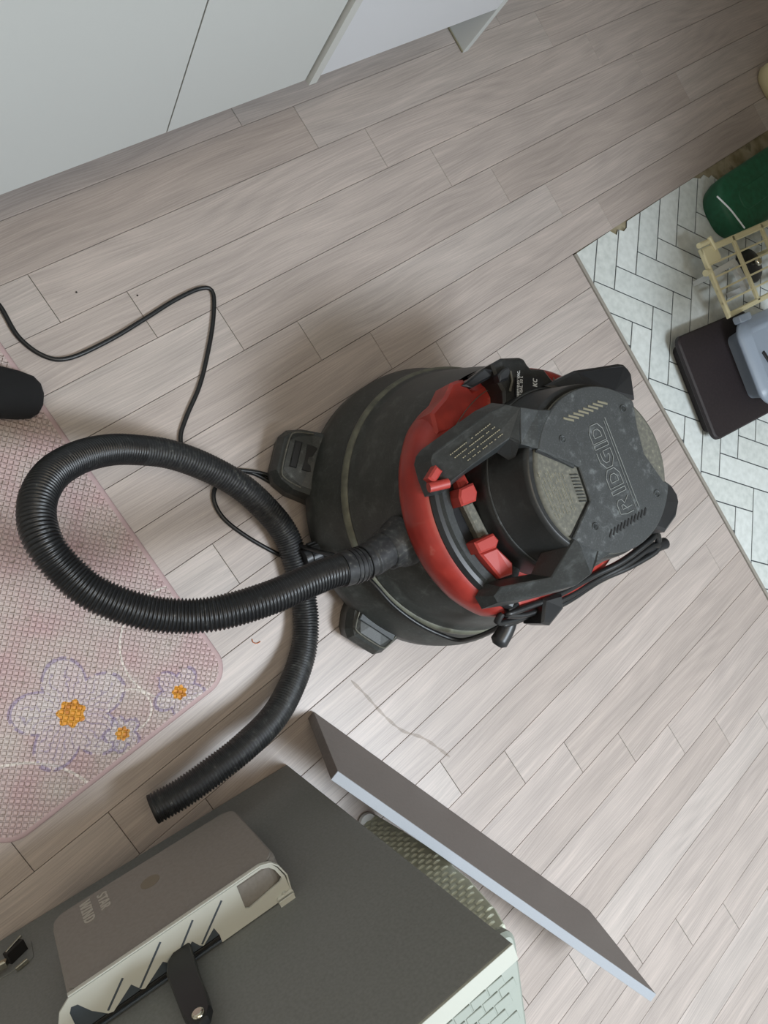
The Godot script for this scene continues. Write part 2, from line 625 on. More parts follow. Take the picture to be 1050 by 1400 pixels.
func plank(st: SurfaceTool, x0: float, x1: float, z0: float, z1: float, way: int) -> void:
	var c := 0.0006
	var y := 0.0
	var uv := func(p: Vector3) -> Vector2: 
		var q := Vector2(clampf((p.x - x0) / 0.8, 0.0, 1.0) * 0.98 + 0.01, (p.z - z0) / (z1 - z0) * 0.96 + 0.02)
		return Vector2(1.0 - q.x if way % 2 == 1 else q.x, 1.0 - q.y if way > 1 else q.y)
	var top := [Vector3(x0 + c, y, z0 + c), Vector3(x1 - c, y, z0 + c), Vector3(x1 - c, y, z1 - c), Vector3(x0 + c, y, z1 - c)]
	var mid := [Vector3(x0, y - c, z0), Vector3(x1, y - c, z0), Vector3(x1, y - c, z1), Vector3(x0, y - c, z1)]
	var low := [Vector3(x0, -0.009, z0), Vector3(x1, -0.009, z0), Vector3(x1, -0.009, z1), Vector3(x0, -0.009, z1)]
	st.set_smooth_group(FLAT)
	var faces := [[top[0], top[1], top[2], top[3]]]
	for j in 4:
		var k := (j + 1) % 4
		faces.append([mid[j], mid[k], top[k], top[j]])
		faces.append([low[j], low[k], mid[k], mid[j]])
	for f in faces:
		for v in [0, 1, 2, 0, 2, 3]:
			st.set_uv(uv.call(f[v]))
			st.add_vertex(f[v])

func make_vinyl() -> void:
	var t := thing("herringbone_mat", "off-white vinyl sheet with a dark-jointed herringbone pattern, torn along its edge", "floor mat", Vector3(1.515, -0.004, -0.0125))
	var o := Vector2(1.515, -0.0125)
	# outline with the torn strip against the planks
	var out := PackedVector2Array()
	for p in [[1.515, 1.30], [1.515, -0.010], [1.66, -0.012], [1.675, 0.006], [1.69, -0.004], [1.705, 0.008], [1.722, 0.004], [1.735, -0.010], [1.9, -0.012], [2.06, -0.012], [2.085, 0.0], [2.105, -0.004], [2.12, 0.012], [2.135, 0.009], [2.15, 0.030], [2.18, 0.034], [2.22, 0.05], [2.6, 0.06], [2.6, 1.30]]:
		out.append(Vector2(p[0], p[1]) - o)
	var st := begin()
	prism(st, out, 0.0, 0.0025)
	obj("backing", st, M.grout, t)
	var w := 0.0675
	var l := 3.0 * w
	var lim := inset(out, 0.0 if area2(out) < 0.0 else 0.0)
	for i in range(-26, 27):
		for j in range(-8, 9):
			var b := Vector2(i * w + j * l, i * w - j * l)
			for kind in 2:
				var r := Rect2(b, Vector2(l, w)) if kind == 0 else Rect2(b + Vector2(l, w - l), Vector2(w, l))
				r = r.grow(-0.0017)
				var poly := PackedVector2Array()
				for c in [r.position, r.position + Vector2(r.size.x, 0), r.end, r.position + Vector2(0, r.size.y)]:
					var pp: float = c.x + 0.891
					var q: float = c.y + 1.397
					poly.append(Vector2((pp + q) * 0.70711, (q - pp) * 0.70711) - o)
				var cut := Geometry2D.intersect_polygons(poly, lim)
				for piece in cut:
					if absf(area2(piece)) < 0.0006:
						continue
					st = begin()
					prism(st, piece, 0.0015, 0.0040, 0.0005)
					obj("tile", st, M.tiles[rng.randi() % 3], t)

# ------------------------------------------------------------------ kitchen units
func make_units() -> void:
	var zf := -0.556
	var t := thing("kitchen_cabinet", "white base cabinet with two plain doors above a dark toe gap", "cabinet", Vector3(0.35, 0, zf))
	var st := begin()
	box(st, Vector3(-0.02, 0.53, -0.32), Vector3(1.22, 0.72, 0.59), 0.002)
	obj("body", st, M.door_edge, t)
	st = begin()
	box(st, Vector3(-0.02, 0.075, -0.36), Vector3(1.22, 0.15, 0.02), 0.001)
	obj("kickboard", st, M.shadow_gap, t)
	st = begin()
	box(st, Vector3(-0.018, 0.522, -0.009), Vector3(0.615, 0.742, 0.018), 0.0015)
	obj("door", st, M.door, t)
	st = begin()
	box(st, Vector3(0.4465, 0.522, -0.009), Vector3(0.308, 0.742, 0.018), 0.0015)
	obj("door", st, M.door, t)
	st = begin()
	box(st, Vector3(0.6155, 0.520, -0.006), Vector3(0.020, 0.748, 0.030), 0.001)
	obj("side_panel", st, M.door_edge, t)
	t = thing("kitchen_cabinet", "white cabinet with one brighter door and a side panel reaching down to the floor", "cabinet", Vector3(1.25, 0, zf))
	st = begin()
	box(st, Vector3(0.0, 0.53, -0.32), Vector3(0.53, 0.72, 0.59), 0.002)
	obj("body", st, M.door_edge, t)
	st = begin()
	box(st, Vector3(-0.008, 0.075, -0.36), Vector3(0.53, 0.15, 0.02), 0.001)
	obj("kickboard", st, M.shadow_gap, t)
	st = begin()
	box(st, Vector3(-0.006, 0.518, -0.009), Vector3(0.530, 0.742, 0.018), 0.0015)
	obj("door", st, M.door_bright, t)
	st = begin()
	var poly := PackedVector2Array([Vector2(0, 0.001), Vector2(-0.07, 0.001), Vector2(-0.07, 0.15), Vector2(-0.615, 0.15), Vector2(-0.615, 0.893), Vector2(0, 0.893)])
	ext(st, poly, Vector3(0.262, 0, 0), Vector3.BACK, Vector3.UP, Vector3.RIGHT, 0.0, 0.018, 0.0008)
	obj("side_panel", st, M.door, t)
	st = begin()
	bar(st, Vector3(0.2605, 0.003, -0.068), Vector3(0.2605, 0.003, -0.001), 0.003, 0.004)
	label_part(obj("sealant", st, M.print_beige, t), "yellowed sealant line under the side panel")

# ------------------------------------------------------------------ pink mat
func make_foam() -> void:
	var c := Vector3(0.0105, 0, -0.081)
	var t := thing("foam_mat", "pink dimpled foam mat printed with purple and orange flowers, under the hose loop", "mat", c)
	var out := rrect(0.451, 0.758, 0.05, 10)
	var st := begin()
	var rings := []
	for lv in [[0.0, 0.001], [0.0, 0.007], [0.003, 0.0105], [0.009, 0.012]]:
		var r := PackedVector3Array()
		for v in inset(out, lv[0]):
			r.append(Vector3(v.x, lv[1], v.y))
		rings.append(r)
	loft(st, rings, true, false, true)
	obj("rim", st, M.foam_edge, t)
	st = begin()
	var top := inset(out, 0.009)
	st.set_smooth_group(FLAT)
	for j in top.size():
		var k := (j + 1) % top.size()
		for v in [Vector2.ZERO, top[j], top[k]]:
			st.set_uv(Vector2((v.x + c.x + 0.53) / 0.76, (v.y + c.z + 0.465) / 0.76))
			st.add_vertex(Vector3(v.x, 0.012, v.y))
	st.generate_normals()
	st.generate_tangents()
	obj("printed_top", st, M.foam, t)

# ------------------------------------------------------------------ vacuum cleaner
const LC := Vector3(0, 0, 0.011)
const CC := Vector3(0.005, 0, 0.0145)

func V(x: float, y: float, z: float) -> Vector3:
	return Vector3(x, y, z)

func pod(t: Node, ang: float, reach: float, half: float, slots: bool) -> void:
	var r := Vector3(cos(ang), 0, sin(ang))
	var s := Vector3(-sin(ang), 0, cos(ang))
	var st := begin()
	var rings := []
	for lv in [[0.004, reach - 0.004, half], [0.045, reach + 0.003, half + 0.002], [0.066, reach - 0.004, half - 0.003], [0.074, reach - 0.014, half - 0.012]]:
		var o := PackedVector3Array()
		var poly := PackedVector2Array([Vector2(0.19, -lv[2] - 0.012), Vector2(lv[1] - 0.04, -lv[2]), Vector2(lv[1] - 0.012, -lv[2] + 0.012), Vector2(lv[1], -lv[2] * 0.55), Vector2(lv[1], lv[2] * 0.55), Vector2(lv[1] - 0.012, lv[2] - 0.012), Vector2(lv[1] - 0.04, lv[2]), Vector2(0.19, lv[2] + 0.012)])
		for v in poly:
			o.append(r * v.x + s * v.y + Vector3(0, lv[0] + (0.022 if v.x < 0.25 and lv[0] > 0.05 else 0.0), 0))
		rings.append(o)
	loft(st, rings, true, true, false)
	var p := obj("caster_pod", st, M.pod, t)
	st = begin()
	var e := []
	for v in [Vector2(reach - 0.055, -half + 0.008), Vector2(reach - 0.022, -half + 0.016), Vector2(reach - 0.012, -half * 0.5), Vector2(reach - 0.012, half * 0.5), Vector2(reach - 0.022, half - 0.016), Vector2(reach - 0.055, half - 0.008)]:
		e.append(r * v.x + s * v.y + Vector3(0, 0.0735, 0))
	wire(st, e, 0.0016, 0.006, 6)
	obj("worn_rim", st, M.cap_worn, p)
	if slots:
		for k in [[reach - 0.030, 0.014], [reach - 0.058, 0.022]]:
			st = begin()
			box(st, r * k[0] + s * 0.004 + Vector3(0, 0.0755, 0), Vector3(k[1], 0.006, 0.052), 0.002, Basis(r, Vector3.UP, s))
			obj("foot_rest_slot", st, M.dark, p)
	else:
		st = begin()
		box(st, r * (reach - 0.06) + Vector3(0, 0.076, 0), Vector3(0.055, 0.006, half * 1.5), 0.002, Basis(r, Vector3.UP, s))
		obj("foot_plate", st, M.frame, p)
	st = begin()
	rod(st, r * (reach - 0.06) - s * 0.012 + Vector3(0, 0.02, 0), r * (reach - 0.06) + s * 0.012 + Vector3(0, 0.02, 0), 0.019, 16)
	obj("caster_wheel", st, M.dark, p)

func circle_poly(r: float, n := 64) -> PackedVector2Array:
	var o := PackedVector2Array()
	for i in n:
		o.append(Vector2(cos(TAU * i / n), sin(TAU * i / n)) * r)
	return o

func lid_radius(deg: float) -> float:
	# outline of the red lid seen from above, round at the front and drawn in at the sides
	var tab := [[0, 0.208], [30, 0.204], [60, 0.200], [80, 0.196], [100, 0.196], [115, 0.200], [128, 0.208], [140, 0.225], [150, 0.237], [165, 0.242], [180, 0.243], [195, 0.243], [220, 0.242], [235, 0.239], [245, 0.230], [253, 0.219], [262, 0.214], [272, 0.211], [285, 0.207], [300, 0.207], [315, 0.210], [330, 0.212], [360, 0.208]]
	for k in tab.size() - 1:
		if deg >= tab[k][0] and deg <= tab[k + 1][0]:
			return lerpf(tab[k][1], tab[k + 1][1], (deg - tab[k][0]) / float(tab[k + 1][0] - tab[k][0]))
	return 0.208

func make_vacuum() -> void:
	var t := thing("vacuum_cleaner", "large black and red drum vacuum cleaner with a ribbed hose looping out in front", "vacuum cleaner", Vector3(0.755, 0, 0.271))
	var st := begin()
	lathe(st, [[0.20, 0.03], [0.272, 0.03], [0.284, 0.05], [0.283, 0.085], [0.270, 0.115], [0.258, 0.140], [0.252, 0.158]], 96, true)
	obj("dolly_base", st, M.tank, t)
	pod(t, deg_to_rad(-131), 0.352, 0.062, true)
	pod(t, deg_to_rad(157), 0.325, 0.055, false)
	pod(t, deg_to_rad(-41), 0.30, 0.05, false)
	pod(t, deg_to_rad(55), 0.30, 0.05, false)
	# drain cap on the base
	st = begin()
	var dr := Vector3(cos(deg_to_rad(-166.0)), 0, sin(deg_to_rad(-166.0)))
	rod(st, dr * 0.275 + Vector3(0, 0.06, 0), dr * 0.300 + Vector3(0, 0.06, 0), 0.024, 20, 0.023)
	rod(st, dr * 0.300 + Vector3(0, 0.06, 0), dr * 0.312 + Vector3(0, 0.06, 0), 0.018, 20, 0.016)
	for k in 16:
		var s := dr.cross(Vector3.UP)
		var a := TAU * k / 16
		var q := (s * cos(a) + Vector3.UP * sin(a)) * 0.0235
		bar(st, dr * 0.279 + Vector3(0, 0.06, 0) + q, dr * 0.299 + Vector3(0, 0.06, 0) + q, 0.003, 0.003)
	obj("drain_cap", st, M.black, t)
	st = begin()
	lathe(st, [[0.250, 0.156], [0.2575, 0.160], [0.2600, 0.166], [0.2585, 0.173], [0.2540, 0.177], [0.248, 0.178]], 96)
	label_part(obj("rim_band", st, M.band, t), "worn grey-green rim round the drum")
	st = begin()
	lathe(st, [[0.246, 0.165], [0.2525, 0.180], [0.2515, 0.184], [0.2475, 0.188], [0.2420, 0.21], [0.2330, 0.25], [0.2230, 0.29], [0.2110, 0.33], [0.2060, 0.345]], 96, true)
	obj("tank", st, M.tank, t)
	st = begin()
	var lid_rings := []
	for pq in [[0.220, 0.334], [0.2360, 0.335], [0.2395, 0.340], [0.2410, 0.350], [0.2405, 0.362], [0.2380, 0.376], [0.2330, 0.388], [0.2250, 0.397], [0.212, 0.401], [0.190, 0.402], [0.17, 0.396]]:
		var rr := PackedVector3Array()
		for k in 120:
			var an := TAU * k / 120.0
			var rad: float = pq[0] - 0.241 + lid_radius(rad_to_deg(an))
			rr.append(LC + Vector3(cos(an) * rad, pq[1], sin(an) * rad))
		lid_rings.append(rr)
	loft(st, lid_rings, true, true, true)
	obj("lid", st, M.red, t)
	st = begin()
	slab(st, [V(-0.118,0.403,-0.192), V(-0.082,0.403,-0.200), V(-0.056,0.403,-0.213), V(-0.044,0.403,-0.211), V(-0.032,0.403,-0.206), V(-0.032,0.403,-0.197), V(-0.030,0.403,-0.185), V(-0.005,0.403,-0.181), V(0.001,0.403,-0.186), V(0.014,0.403,-0.181), V(0.027,0.403,-0.170), V(0.007,0.403,-0.144), V(-0.054,0.403,-0.147), V(-0.108,0.403,-0.151), V(-0.132,0.403,-0.158)], 0.05, 0.005)
	obj("lid_boss", st, M.red, t)
	st = begin()
	wire(st, [V(-0.098, 0.4075, -0.153), V(-0.06, 0.407, -0.165), V(-0.02, 0.406, -0.171), V(0.012, 0.405, -0.168)], 0.0008, 0.008, 5)
	label_part(obj("mould_line", st, M.cap_worn, t), "pale worn mould line on the red lid")
	# well under the motor
	st = begin()
	arc_sweep(st, [[0.17, 0.380], [0.17, 0.404], [0.207, 0.410], [0.217, 0.408], [0.222, 0.401], [0.221, 0.385]], deg_to_rad(219.0), deg_to_rad(147.0), 36)
	obj("lid_skirt", st, M.black, t).position = LC
	st = begin()
	arc_sweep(st, [[0.14, 0.398], [0.14, 0.404], [0.19, 0.4045], [0.198, 0.406], [0.198, 0.398]], deg_to_rad(216.0), deg_to_rad(148.0), 32)
	obj("well_floor", st, M.motor, t).position = LC
	# carry rim at the front and the two sloping arms
	st = begin()
	arc_sweep(st, [[0.192, 0.392], [0.192, 0.411], [0.195, 0.4145], [0.207, 0.4145], [0.211, 0.409], [0.211, 0.392]], deg_to_rad(212.0), deg_to_rad(150.0), 30)
	obj("carry_rim", st, M.frame, t).position = LC
	st = begin()
	slab(st, [V(-0.182,0.4333,-0.136), V(-0.176,0.4362,-0.142), V(-0.169,0.4421,-0.145), V(-0.098,0.5079,-0.153), V(-0.082,0.5243,-0.151), V(-0.073,0.5380,-0.137), V(-0.101,0.5314,-0.094), V(-0.105,0.5211,-0.107), V(-0.153,0.4776,-0.101), V(-0.187,0.4467,-0.094), V(-0.195,0.4376,-0.098), V(-0.190,0.4343,-0.115)], 0.035, 0.002, 0.010)
	slab(st, [V(-0.074,0.5378,-0.138), V(-0.049,0.5385,-0.119), V(0.010,0.5385,-0.086), V(-0.046,0.5385,-0.018), V(-0.086,0.5375,-0.076), V(-0.101,0.5316,-0.0935)], 0.05, 0.001)
	var arm := obj("motor_arm", st, M.frame, t)
	st = begin()
	rng.seed = 11
	for k in 4:
		var a := V(-0.166 + k * 0.004, 0.4535 + k * 0.0067, -0.129 + k * 0.0062)
		var b := V(-0.108 + k * 0.001, 0.5062 + k * 0.0041, -0.139 + k * 0.0068)
		for s in 22:
			if rng.randf() < 0.78:
				var f := float(s) / 22.0
				var g := f + 0.022 + rng.randf() * 0.014
				bar(st, a.lerp(b, f), a.lerp(b, g), 0.0013, 0.0008, Vector3.UP, 0.0)
	label_part(obj("worn_print", st, M.print_beige, arm), "worn lines of beige small print")
	arm.get_node("worn_print").set_meta("kind", "stuff")
	st = begin()
	slab(st, [V(-0.202,0.4463,0.078), V(-0.152,0.4976,0.099), V(-0.105,0.5385,0.058), V(-0.116,0.5345,0.122), V(-0.134,0.5181,0.127), V(-0.190,0.4605,0.110), V(-0.215,0.4356,0.098), V(-0.214,0.4346,0.086)], 0.04, 0.002, 0.008)
	slab(st, [V(-0.106,0.5385,0.057), V(-0.048,0.5385,0.075), V(-0.059,0.5385,0.118), V(-0.100,0.5385,0.113), V(-0.117,0.5350,0.122)], 0.05, 0.001)
	obj("motor_arm", st, M.frame, t)
	# motor housing
	st = begin()
	lathe(st, [[0.156, 0.396], [0.152, 0.440], [0.1485, 0.450], [0.1460, 0.452], [0.1340, 0.520], [0.1320, 0.526], [0.128, 0.528]], 96, false, true, LC)
	obj("motor_housing", st, M.motor, t)
	st = begin()
	lathe(st, [[0.1485, 0.4495], [0.1492, 0.451], [0.1470, 0.4525]], 96, false, false, LC)
	obj("housing_seam", st, M.cap, t)
	st = begin()
	lathe(st, [[0.1270, 0.518], [0.1280, 0.526], [0.1262, 0.531], [0.122, 0.533]], 96, false, true, CC)
	label_part(obj("cap_disc", st, M.cap_worn, t), "round cap with a worn dusty surface")
	# raised hexagon plate: the disc less two worn bays
	var hexa := PackedVector2Array()
	for i in 73:
		var a := TAU * i / 72.0
		hexa.append(Vector2(cos(a), sin(a)) * 0.1265 + Vector2(CC.x, CC.z))
	hexa.remove_at(72)
	var bay := PackedVector2Array([Vector2(-0.17, -0.150), Vector2(-0.087, -0.075), Vector2(-0.043, -0.022), Vector2(-0.038, -0.015), Vector2(-0.050, 0.030), Vector2(-0.053, 0.036), Vector2(-0.116, 0.062), Vector2(-0.18, 0.09)])
	var bay2 := PackedVector2Array([Vector2(0.125, -0.06), Vector2(0.118, -0.035), Vector2(0.102, -0.006), Vector2(0.086, 0.036), Vector2(0.092, 0.09), Vector2(0.12, 0.14), Vector2(0.2, 0.1), Vector2(0.2, -0.08)])
	var plateau: Array = Geometry2D.clip_polygons(hexa, bay)
	plateau = Geometry2D.clip_polygons(plateau[0], bay2)
	st = begin()
	prism(st, plateau[0], 0.531, 0.539, 0.0015)
	var cap := obj("cap_plate", st, M.cap, t)
	# bay edge groove, hatched bars and worn bay print
	st = begin()
	bar(st, V(-0.087, 0.5335, -0.073), V(-0.042, 0.5335, -0.018), 0.004, 0.002)
	bar(st, V(-0.052, 0.5335, 0.036), V(-0.113, 0.5335, 0.060), 0.004, 0.002)
	obj("bay_groove", st, M.dark, t)
	st = begin()
	for k in 9:
		var f := k / 8.0
		var c := V(-0.046, 0.5345, -0.010).lerp(V(-0.056, 0.5345, 0.030), f)
		bar(st, c + V(-0.010, 0, -0.003), c + V(0.002, 0, 0.004), 0.0014, 0.0016)
	obj("hatch_ribs", st, M.frame, t).set_meta("kind", "stuff")
	st = begin()
	for k in 8:
		var a := V(-0.066 - k * 0.0052, 0.5332, -0.022 - k * 0.004)
		var b := V(-0.080 - k * 0.0052, 0.5332, 0.034 - k * 0.001)
		for s in 20:
			if rng.randf() < 0.7:
				var f := s / 20.0
				bar(st, a.lerp(b, f), a.lerp(b, f + 0.03 + rng.randf() * 0.012), 0.0012, 0.0008, Vector3.UP, 0.0)
	obj("worn_print", st, M.print_dim, t).set_meta("kind", "stuff")
	# vents
	for vv in [[V(-0.018, 0.5395, -0.087), V(0.055, 0.5395, -0.075), V(0.015, 0, 0.013), 8, M.print_dim, "pale slanted vent slits"], [V(-0.056, 0.5395, 0.098), V(0.022, 0.5395, 0.110), V(0.011, 0, -0.0075), 11, M.dark, "dark slanted vent slits"]]:
		for k in vv[3]:
			st = begin()
			var c: Vector3 = vv[0].lerp(vv[1], float(k) / (vv[3] - 1))
			bar(st, c, c + vv[2], 0.0032, 0.0014)
			obj("vent_slit", st, vv[4], cap)
	# screws
	for c in [V(-0.039,0.539,-0.063), V(0.093,0.539,-0.041), V(0.066,0.539,0.098), V(-0.069,0.539,0.070)]:
		st = begin()
		lathe(st, [[0.0060, 0.0], [0.0060, 0.0012], [0.0045, 0.0014], [0.0042, 0.0004]], 20, false, true, c)
		bar(st, c + V(-0.003, 0.001, 0), c + V(0.003, 0.001, 0), 0.0012, 0.001)
		bar(st, c + V(0, 0.001, -0.003), c + V(0, 0.001, 0.003), 0.0012, 0.001)
		obj("screw", st, M.frame, cap)
	make_logo(cap)
	# red latch blocks in the well
	for q in [[[V(-0.169,0.440,-0.077), V(-0.143,0.440,-0.072), V(-0.145,0.440,-0.057), V(-0.155,0.440,-0.047), V(-0.182,0.440,-0.054), V(-0.178,0.440,-0.068)], 0.04], [[V(-0.154,0.420,-0.086), V(-0.135,0.420,-0.088), V(-0.139,0.424,-0.073), V(-0.160,0.424,-0.071)], 0.03], [[V(-0.197,0.440,0.001), V(-0.160,0.440,0.009), V(-0.158,0.440,0.023), V(-0.168,0.440,0.029), V(-0.199,0.440,0.020)], 0.04], [[V(-0.192,0.428,0.024), V(-0.162,0.430,0.032), V(-0.151,0.428,0.069), V(-0.159,0.424,0.084), V(-0.182,0.424,0.076)], 0.03]]:
		st = begin()
		slab(st, q[0], q[1], 0.003)
		obj("latch_block", st, M.red_clip, t)
	st = begin()
	slab(st, [V(-0.167,0.420,-0.050), V(-0.149,0.420,-0.046), V(-0.155,0.420,0.012), V(-0.174,0.420,0.008)], 0.025, 0.003)
	label_part(obj("latch_bar", st, M.cap_worn, t), "dusty grey bar between the red latch blocks")
	st = begin()
	box(st, V(-0.196, 0.438, -0.118), Vector3(0.024, 0.020, 0.014), 0.003, Basis(Vector3.UP, 0.35))
	rod(st, V(-0.216, 0.443, -0.108), V(-0.186, 0.447, -0.096), 0.0075, 12)
	label_part(obj("cord_clip", st, M.red_clip, t), "small red clip on the left arm")
	# black latch with the printed sticker
	st = begin()
	slab(st, [V(0.000,0.440,-0.204), V(0.022,0.442,-0.203), V(0.057,0.440,-0.187), V(0.063,0.440,-0.180), V(0.063,0.440,-0.170), V(0.065,0.440,-0.162), V(0.088,0.440,-0.148), V(0.092,0.440,-0.124), V(0.087,0.440,-0.110), V(0.031,0.440,-0.100), V(0.013,0.440,-0.115), V(0.001,0.440,-0.125), V(-0.019,0.440,-0.141), V(-0.007,0.440,-0.158), V(-0.006,0.440,-0.176)], 0.07, 0.004)
	obj("latch_bracket", st, M.motor, t)
	st = begin()
	slab(st, [V(-0.008,0.452,-0.185), V(0.005,0.453,-0.188), V(0.017,0.453,-0.186), V(0.017,0.452,-0.178), V(0.007,0.450,-0.170), V(-0.010,0.450,-0.174)], 0.016, 0.003)
	obj("latch_button", st, M.black, t)
	st = begin()
	slab(st, [V(-0.045, 0.408, -0.200), V(-0.010, 0.432, -0.205), V(0.000, 0.438, -0.196), V(-0.004, 0.432, -0.186), V(-0.032, 0.412, -0.188)], 0.02, 0.003)
	obj("latch_hinge", st, M.black, t)
	st = begin()
	wire(st, [V(0.0235, 0.4415, -0.178), V(0.0155, 0.443, -0.164), V(0.008, 0.443, -0.158), V(0.002, 0.442, -0.152)], 0.0022, 0.004, 6)
	obj("worn_edge", st, M.cap_worn, t)
	st = begin()
	wire(st, [V(0.094, 0.441, -0.128), V(0.080, 0.4425, -0.114), V(0.058, 0.4425, -0.109), V(0.028, 0.441, -0.107)], 0.0013, 0.005, 6)
	obj("worn_edge", st, M.cap_worn, t)
	st = begin()
	slab(st, [V(0.025,0.4445,-0.165), V(-0.003,0.4445,-0.131), V(0.020,0.4445,-0.112), V(0.050,0.4445,-0.117), V(0.070,0.4445,-0.134), V(0.070,0.4445,-0.140)], 0.005)
	var sk := obj("sticker", st, M.sticker, t)
	var sx := V(0.028, 0, -0.034).normalized()
	var sy := Vector3.UP.cross(sx) * -1.0
	sy = sx.cross(Vector3.UP) * -1.0
	var bas := Basis(sx, sx.cross(Vector3.UP) * -1.0, sx.cross(sx.cross(Vector3.UP) * -1.0))
	lettering("sticker_print", "RIDGID WET/DRY VAC.", 0.0031, M.print_white, sk, Transform3D(bas, V(0.0145, 0.4448, -0.1455)))
	lettering("sticker_print", "14 GAL. 53 L", 0.0031, M.print_white, sk, Transform3D(bas, V(0.0235, 0.4448, -0.1475)))
	lettering("certification_mark", "KC", 0.0115, M.print_white, sk, Transform3D(bas, V(0.052, 0.4448, -0.140)))
	# rear grips
	st = begin()
	slab(st, [V(0.060,0.455,-0.128), V(0.124,0.462,-0.120), V(0.180,0.462,-0.098), V(0.218,0.460,-0.084), V(0.229,0.459,-0.077), V(0.233,0.459,-0.066), V(0.232,0.460,-0.055), V(0.208,0.462,-0.018), V(0.165,0.470,-0.050), V(0.110,0.480,-0.075)], 0.06, 0.005)
	obj("rear_grip", st, M.black, t)
	st = begin()
	slab(st, [V(0.165,0.465,0.110), V(0.185,0.461,0.142), V(0.187,0.460,0.160), V(0.182,0.459,0.174), V(0.161,0.459,0.189), V(0.120,0.460,0.195), V(0.093,0.466,0.166), V(0.11,0.475,0.13)], 0.06, 0.005)
	obj("rear_grip", st, M.black, t)
	# hose port and hose
	var hose_pts := [V(-0.265,0.300,-0.045), V(-0.311,0.305,-0.051), V(-0.382,0.315,-0.076), V(-0.469,0.325,-0.098), V(-0.541,0.325,-0.124), V(-0.587,0.315,-0.152), V(-0.625,0.310,-0.189), V(-0.658,0.305,-0.241), V(-0.670,0.300,-0.288), V(-0.672,0.300,-0.330), V(-0.661,0.290,-0.365), V(-0.637,0.270,-0.394), V(-0.600,0.235,-0.414), V(-0.551,0.190,-0.420), V(-0.501,0.150,-0.412), V(-0.456,0.120,-0.392), V(-0.410,0.100,-0.360), V(-0.364,0.080,-0.309), V(-0.328,0.065,-0.250), V(-0.307,0.050,-0.188), V(-0.298,0.036,-0.131), V(-0.310,0.029,-0.073), V(-0.331,0.027,-0.020), V(-0.358,0.027,0.029), V(-0.395,0.033,0.068), V(-0.451,0.050,0.099), V(-0.516,0.075,0.117), V(-0.587,0.095,0.118), V(-0.654,0.100,0.114), V(-0.708,0.100,0.109), V(-0.754,0.095,0.101)]
	st = begin()
	var pd := V(-0.97, 0.10, -0.16).normalized()
	var p0 := V(-0.222, 0.292, -0.036)
	tube(st, [p0, p0 + pd * 0.018, p0 + pd * 0.019, p0 + pd * 0.026, p0 + pd * 0.027, p0 + pd * 0.040, p0 + pd * 0.041], func(i: int) -> float: return [0.044, 0.040, 0.036, 0.036, 0.034, 0.034, 0.030][i], 28)
	obj("hose_port", st, M.hose_dust, t)
	st = begin()
	var sp := spline(hose_pts, 0.00135)
	var cuff := 66
	tube(st, [p0 + pd * 0.028] + sp.slice(0, cuff), func(i: int) -> float: return 0.029 if i < 24 else (0.0255 if i < 38 else 0.0275), 24)
	obj("hose_cuff", st, M.hose_dust, t)
	st = begin()
	for k in [31, 38, 44, 50]:
		tube(st, sp.slice(k, k + 3), func(_i: int) -> float: return 0.0288, 24)
	obj("cuff_rib", st, M.black, t)
	var body := sp.slice(cuff - 2)
	var n := body.size()
	var split := int(n * 0.46)
	var split2 := int(n * 0.70)
	var profile := [0.0238, 0.0254, 0.0238, 0.0214]
	var cuts := [[0, split + 1, M.hose], [split, split2 + 1, M.hose_dust], [split2, n, M.hose_tail]]
	var ho := Node3D.new()
	for c in cuts:
		st = begin()
		var at: int = c[0]
		tube(st, body.slice(c[0], c[1]), func(i: int) -> float: return profile[(i + at) % 4], 22, false)
		obj("hose", st, c[2], t)
	ho.free()
	st = begin()
	var e1: Vector3 = body[n - 1]
	var ed: Vector3 = (body[n - 1] - body[n - 8]).normalized()
	tube(st, [e1 - ed * 0.001, e1 + ed * 0.004, e1 + ed * 0.005, e1 + ed * 0.003, e1 - ed * 0.04], func(i: int) -> float: return [0.0236, 0.0245, 0.022, 0.0205, 0.0200][i], 24, true)
	obj("hose_mouth", st, M.dark, t)
	# power cord wound round the two side hooks
	for hk in [[V(-0.145,0.360,0.140), V(-0.172,0.348,0.172), V(-0.203,0.335,0.190), 0.014], [V(0.105,0.390,0.215), V(0.145,0.385,0.236), V(0.183,0.380,0.250), 0.010]]:
		st = begin()
		var hp := spline([hk[0], hk[1], hk[2]], 0.006)
		var hn := hp.size()
		var hr: float = hk[3]
		tube(st, hp, func(i: int) -> float: return hr * (0.8 + 0.35 * float(i) / hn) if i < hn - 1 else hr * 0.6, 14)
		obj("cord_hook", st, M.black, t)
	st = begin()
	slab(st, [V(-0.125,0.41,0.155), V(-0.150,0.405,0.185), V(-0.135,0.40,0.200), V(-0.095,0.40,0.195), V(-0.09,0.41,0.17)], 0.05, 0.004)
	obj("hook_bracket", st, M.black, t)
